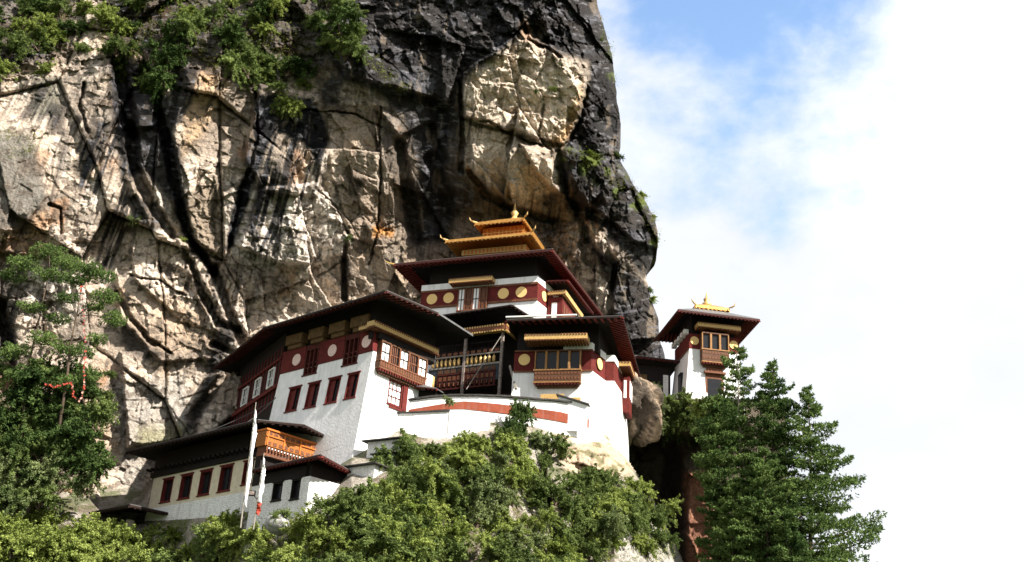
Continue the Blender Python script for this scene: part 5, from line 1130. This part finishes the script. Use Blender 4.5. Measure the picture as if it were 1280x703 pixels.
pad_pine('scraggly pine with flat foliage pads and a string of red prayer flags', [(70, 560), (84, 470), (88, 430), (96, 395), (104, 345)], [(108, 335, 20, 8), (126, 346, 18, 8), (95, 350, 18, 7), (132, 372, 18, 9), (142, 400, 16, 10), (118, 385, 14, 7), (84, 372, 14, 6), (100, 440, 18, 8), (120, 425, 12, 7), (85, 480, 20, 10), (112, 470, 14, 8)], 108, 32)

# slope carrying the right-hand conifers, below the lower edge of the picture
SX = np.linspace(700, 1320, 26); V = []
rowsS = [(140, -2), (125, -.3), (114, 0), (104, 0), (92, -5), (70, -16)]
for Y, dz in rowsS:
    for k, px in enumerate(SX): q = at(px, 762, 108); V.append((q[0], Y+.6*math.sin(k*1.3), max(.2, q[2]+dz-max(0, (px-1060)*.05)+.5*math.sin(k*2.1+Y))))
for k, px in enumerate(SX): q = at(px, 762, 108); V.append((q[0], 40, -1))
Fm = grid_faces(len(rowsS)+1, len(SX)); o = fast_mesh('forest_slope', np.array(V), Fm, 4, 'rock'); set_col(o, np.tile([.07, .09, .03], (len(V), 1))); tag(o, kind='structure')

# ------------------------------------------------------------------ flags and cables
def flagpole(label, pb, pt, Y, cloth, red=None):
    b, t_ = at(*pb, Y), at(*pt, Y); T_ = thing('flagpole', label, 'flagpole', tuple(b)); ax = t_-b; MB().tube([(0, 0, -1.0), tuple(ax)], [.06, .035], 6).build('pole', 'pole_wood', T_)
    def strip(nm, y0, y1, w0, w1, m, ph=0):
        n = 26; V = []; F_ = []
        for i in range(n):
            f = i/(n-1); y = y0+(y1-y0)*f; s = (y-pb[1])/(pt[1]-pb[1]); c = ax*s; w_ = (w0+(w1-w0)*f)*(1+.12*math.sin(f*11+ph)); off = .10*math.sin(f*9+ph)
            for j in range(4): V.append((c[0]+.03+j/3*w_, c[1]-.05+off*j/3+.06*math.sin(f*31+j*2+ph), c[2]-.05*j))
        for i in range(n-1):
            for j in range(3): F_.append((i*4+j, i*4+j+1, i*4+j+5, i*4+j+4))
        o = mesh_obj(nm, V, F_, m, T_, True); md = o.modifiers.new('thickness', 'SOLIDIFY'); md.thickness = .012
    for a in cloth: strip('flag', *a)
    if red: strip('flag_tail', *red)
    return T_
flagpole('tall pole with a long narrow white prayer flag, left of the shorter one', (303, 645), (320, 503), 93.5, [(512, 540, .08, .34, 'flag_white', 0), (540, 634, .34, .26, 'flag_white', 2)])
flagpole('shorter pole with a white prayer flag ending in an orange-red tail', (319, 647), (330, 567), 93.0, [(572, 592, .08, .36, 'flag_white', 1), (592, 628, .36, .32, 'flag_white', 3)], (627, 643, .36, .3, 'flag_red', 2))
def cable(label, p, q, sag, r=.03):
    a, b = np.array(p), np.array(q); T_ = MB().tube([tuple((a*(1-t)+b*t-np.array([0, 0, sag*4*t*(1-t)]))-a) for t in np.linspace(0, 1, 14)], r, 5).build('cable', 'cable'); T_.location = tuple(a); tag(T_, label, 'cable')
cable('thin cable running from the low roof up to the dark timber wing', at(243, 545, 108), at(338, 503, 108), .3)
cable('thicker pale cable crossing in front of the dark timber wing', at(300, 534, 106), at(345, 497, 106), .25, .05)
cable('thin wire from the short flagpole to the roof corner of the annex', at(330, 570, 93), at(424, 557, 96), .5, .02)
# strings of small red prayer flags by the pines
T_ = thing('prayer_flag_string', 'string of small red and orange prayer flags hanging from the right-hand pine', 'prayer flags', tuple(at(104, 380, 106.8)))
path = [(102, 358), (104, 385), (106, 415), (107, 440), (105, 462), (106, 482), (100, 502), (92, 494), (90, 478)]
W = [at(x, y, 106.8)-np.array(T_.location) for x, y in path]; MB().tube([tuple(q) for q in W], .02, 4).build('string', 'cable', T_)
V = []; g = np.random.default_rng(9)
for a, b in zip(W, W[1:]):
    for t in np.linspace(0, 1, 12, endpoint=False):
        if g.random() < .35: continue
        c = a*(1-t)+b*t+g.normal(size=3)*.04; w_ = g.uniform(.05, .13); h = g.uniform(.10, .20); r_ = g.normal()*.8; ux = np.array([math.cos(r_), math.sin(r_), g.normal()*.3])*w_; V += [c-ux, c+ux, c+ux*.9-np.array([0, 0, h]), c-ux*1.1-np.array([0, 0, h])]
V = np.array(V).reshape(-1, 4, 3); pk_ = g.random(len(V)) < .3
for sel, m_ in ((~pk_, 'flag_red'), (pk_, 'flag_pink')): Q_ = V[sel].reshape(-1, 3); fast_mesh('flag_row', Q_, np.arange(len(Q_)).reshape(-1, 4), 4, m_, T_)
T_ = thing('prayer_flag_string', 'short string of faded red prayer flags stretched to the left above the thicket', 'prayer flags', tuple(at(58, 480, 106.6)))
W = [at(x, y, 106.6)-np.array(T_.location) for x, y in [(56, 479), (68, 483), (80, 480), (92, 476)]]; MB().tube([tuple(q) for q in W], .02, 4).build('string', 'cable', T_); V = []
for a, b in zip(W, W[1:]):
    for t in np.linspace(0, 1, 7, endpoint=False): c = a*(1-t)+b*t+g.normal(size=3)*.04; ux = np.array([.07, g.normal()*.06, 0]); V += [c-ux, c+ux, c+ux-np.array([0, 0, .16]), c-ux-np.array([0, 0, .16])]
V = np.array(V); fast_mesh('flag_row', V, np.arange(len(V)).reshape(-1, 4), 4, 'flag_red', T_)
# small floodlight on the low wall, not lit
P = at(315, 617, 96.8); T_ = thing('floodlight', 'small dark floodlight fixed to the low white wall beside the short flagpole', 'floodlight', tuple(P)); MB().box(-.3, .3, -.15, .1, -.22, .22).build('housing', 'dark_timber', T_); MB().box(-.22, .22, -.18, -.152, -.15, .15).build('lens', 'grey_post', T_); MB().tube([(0, .1, 0), (.1, 3.0, -.1)], .04, 5).build('bracket', 'grey_post', T_)
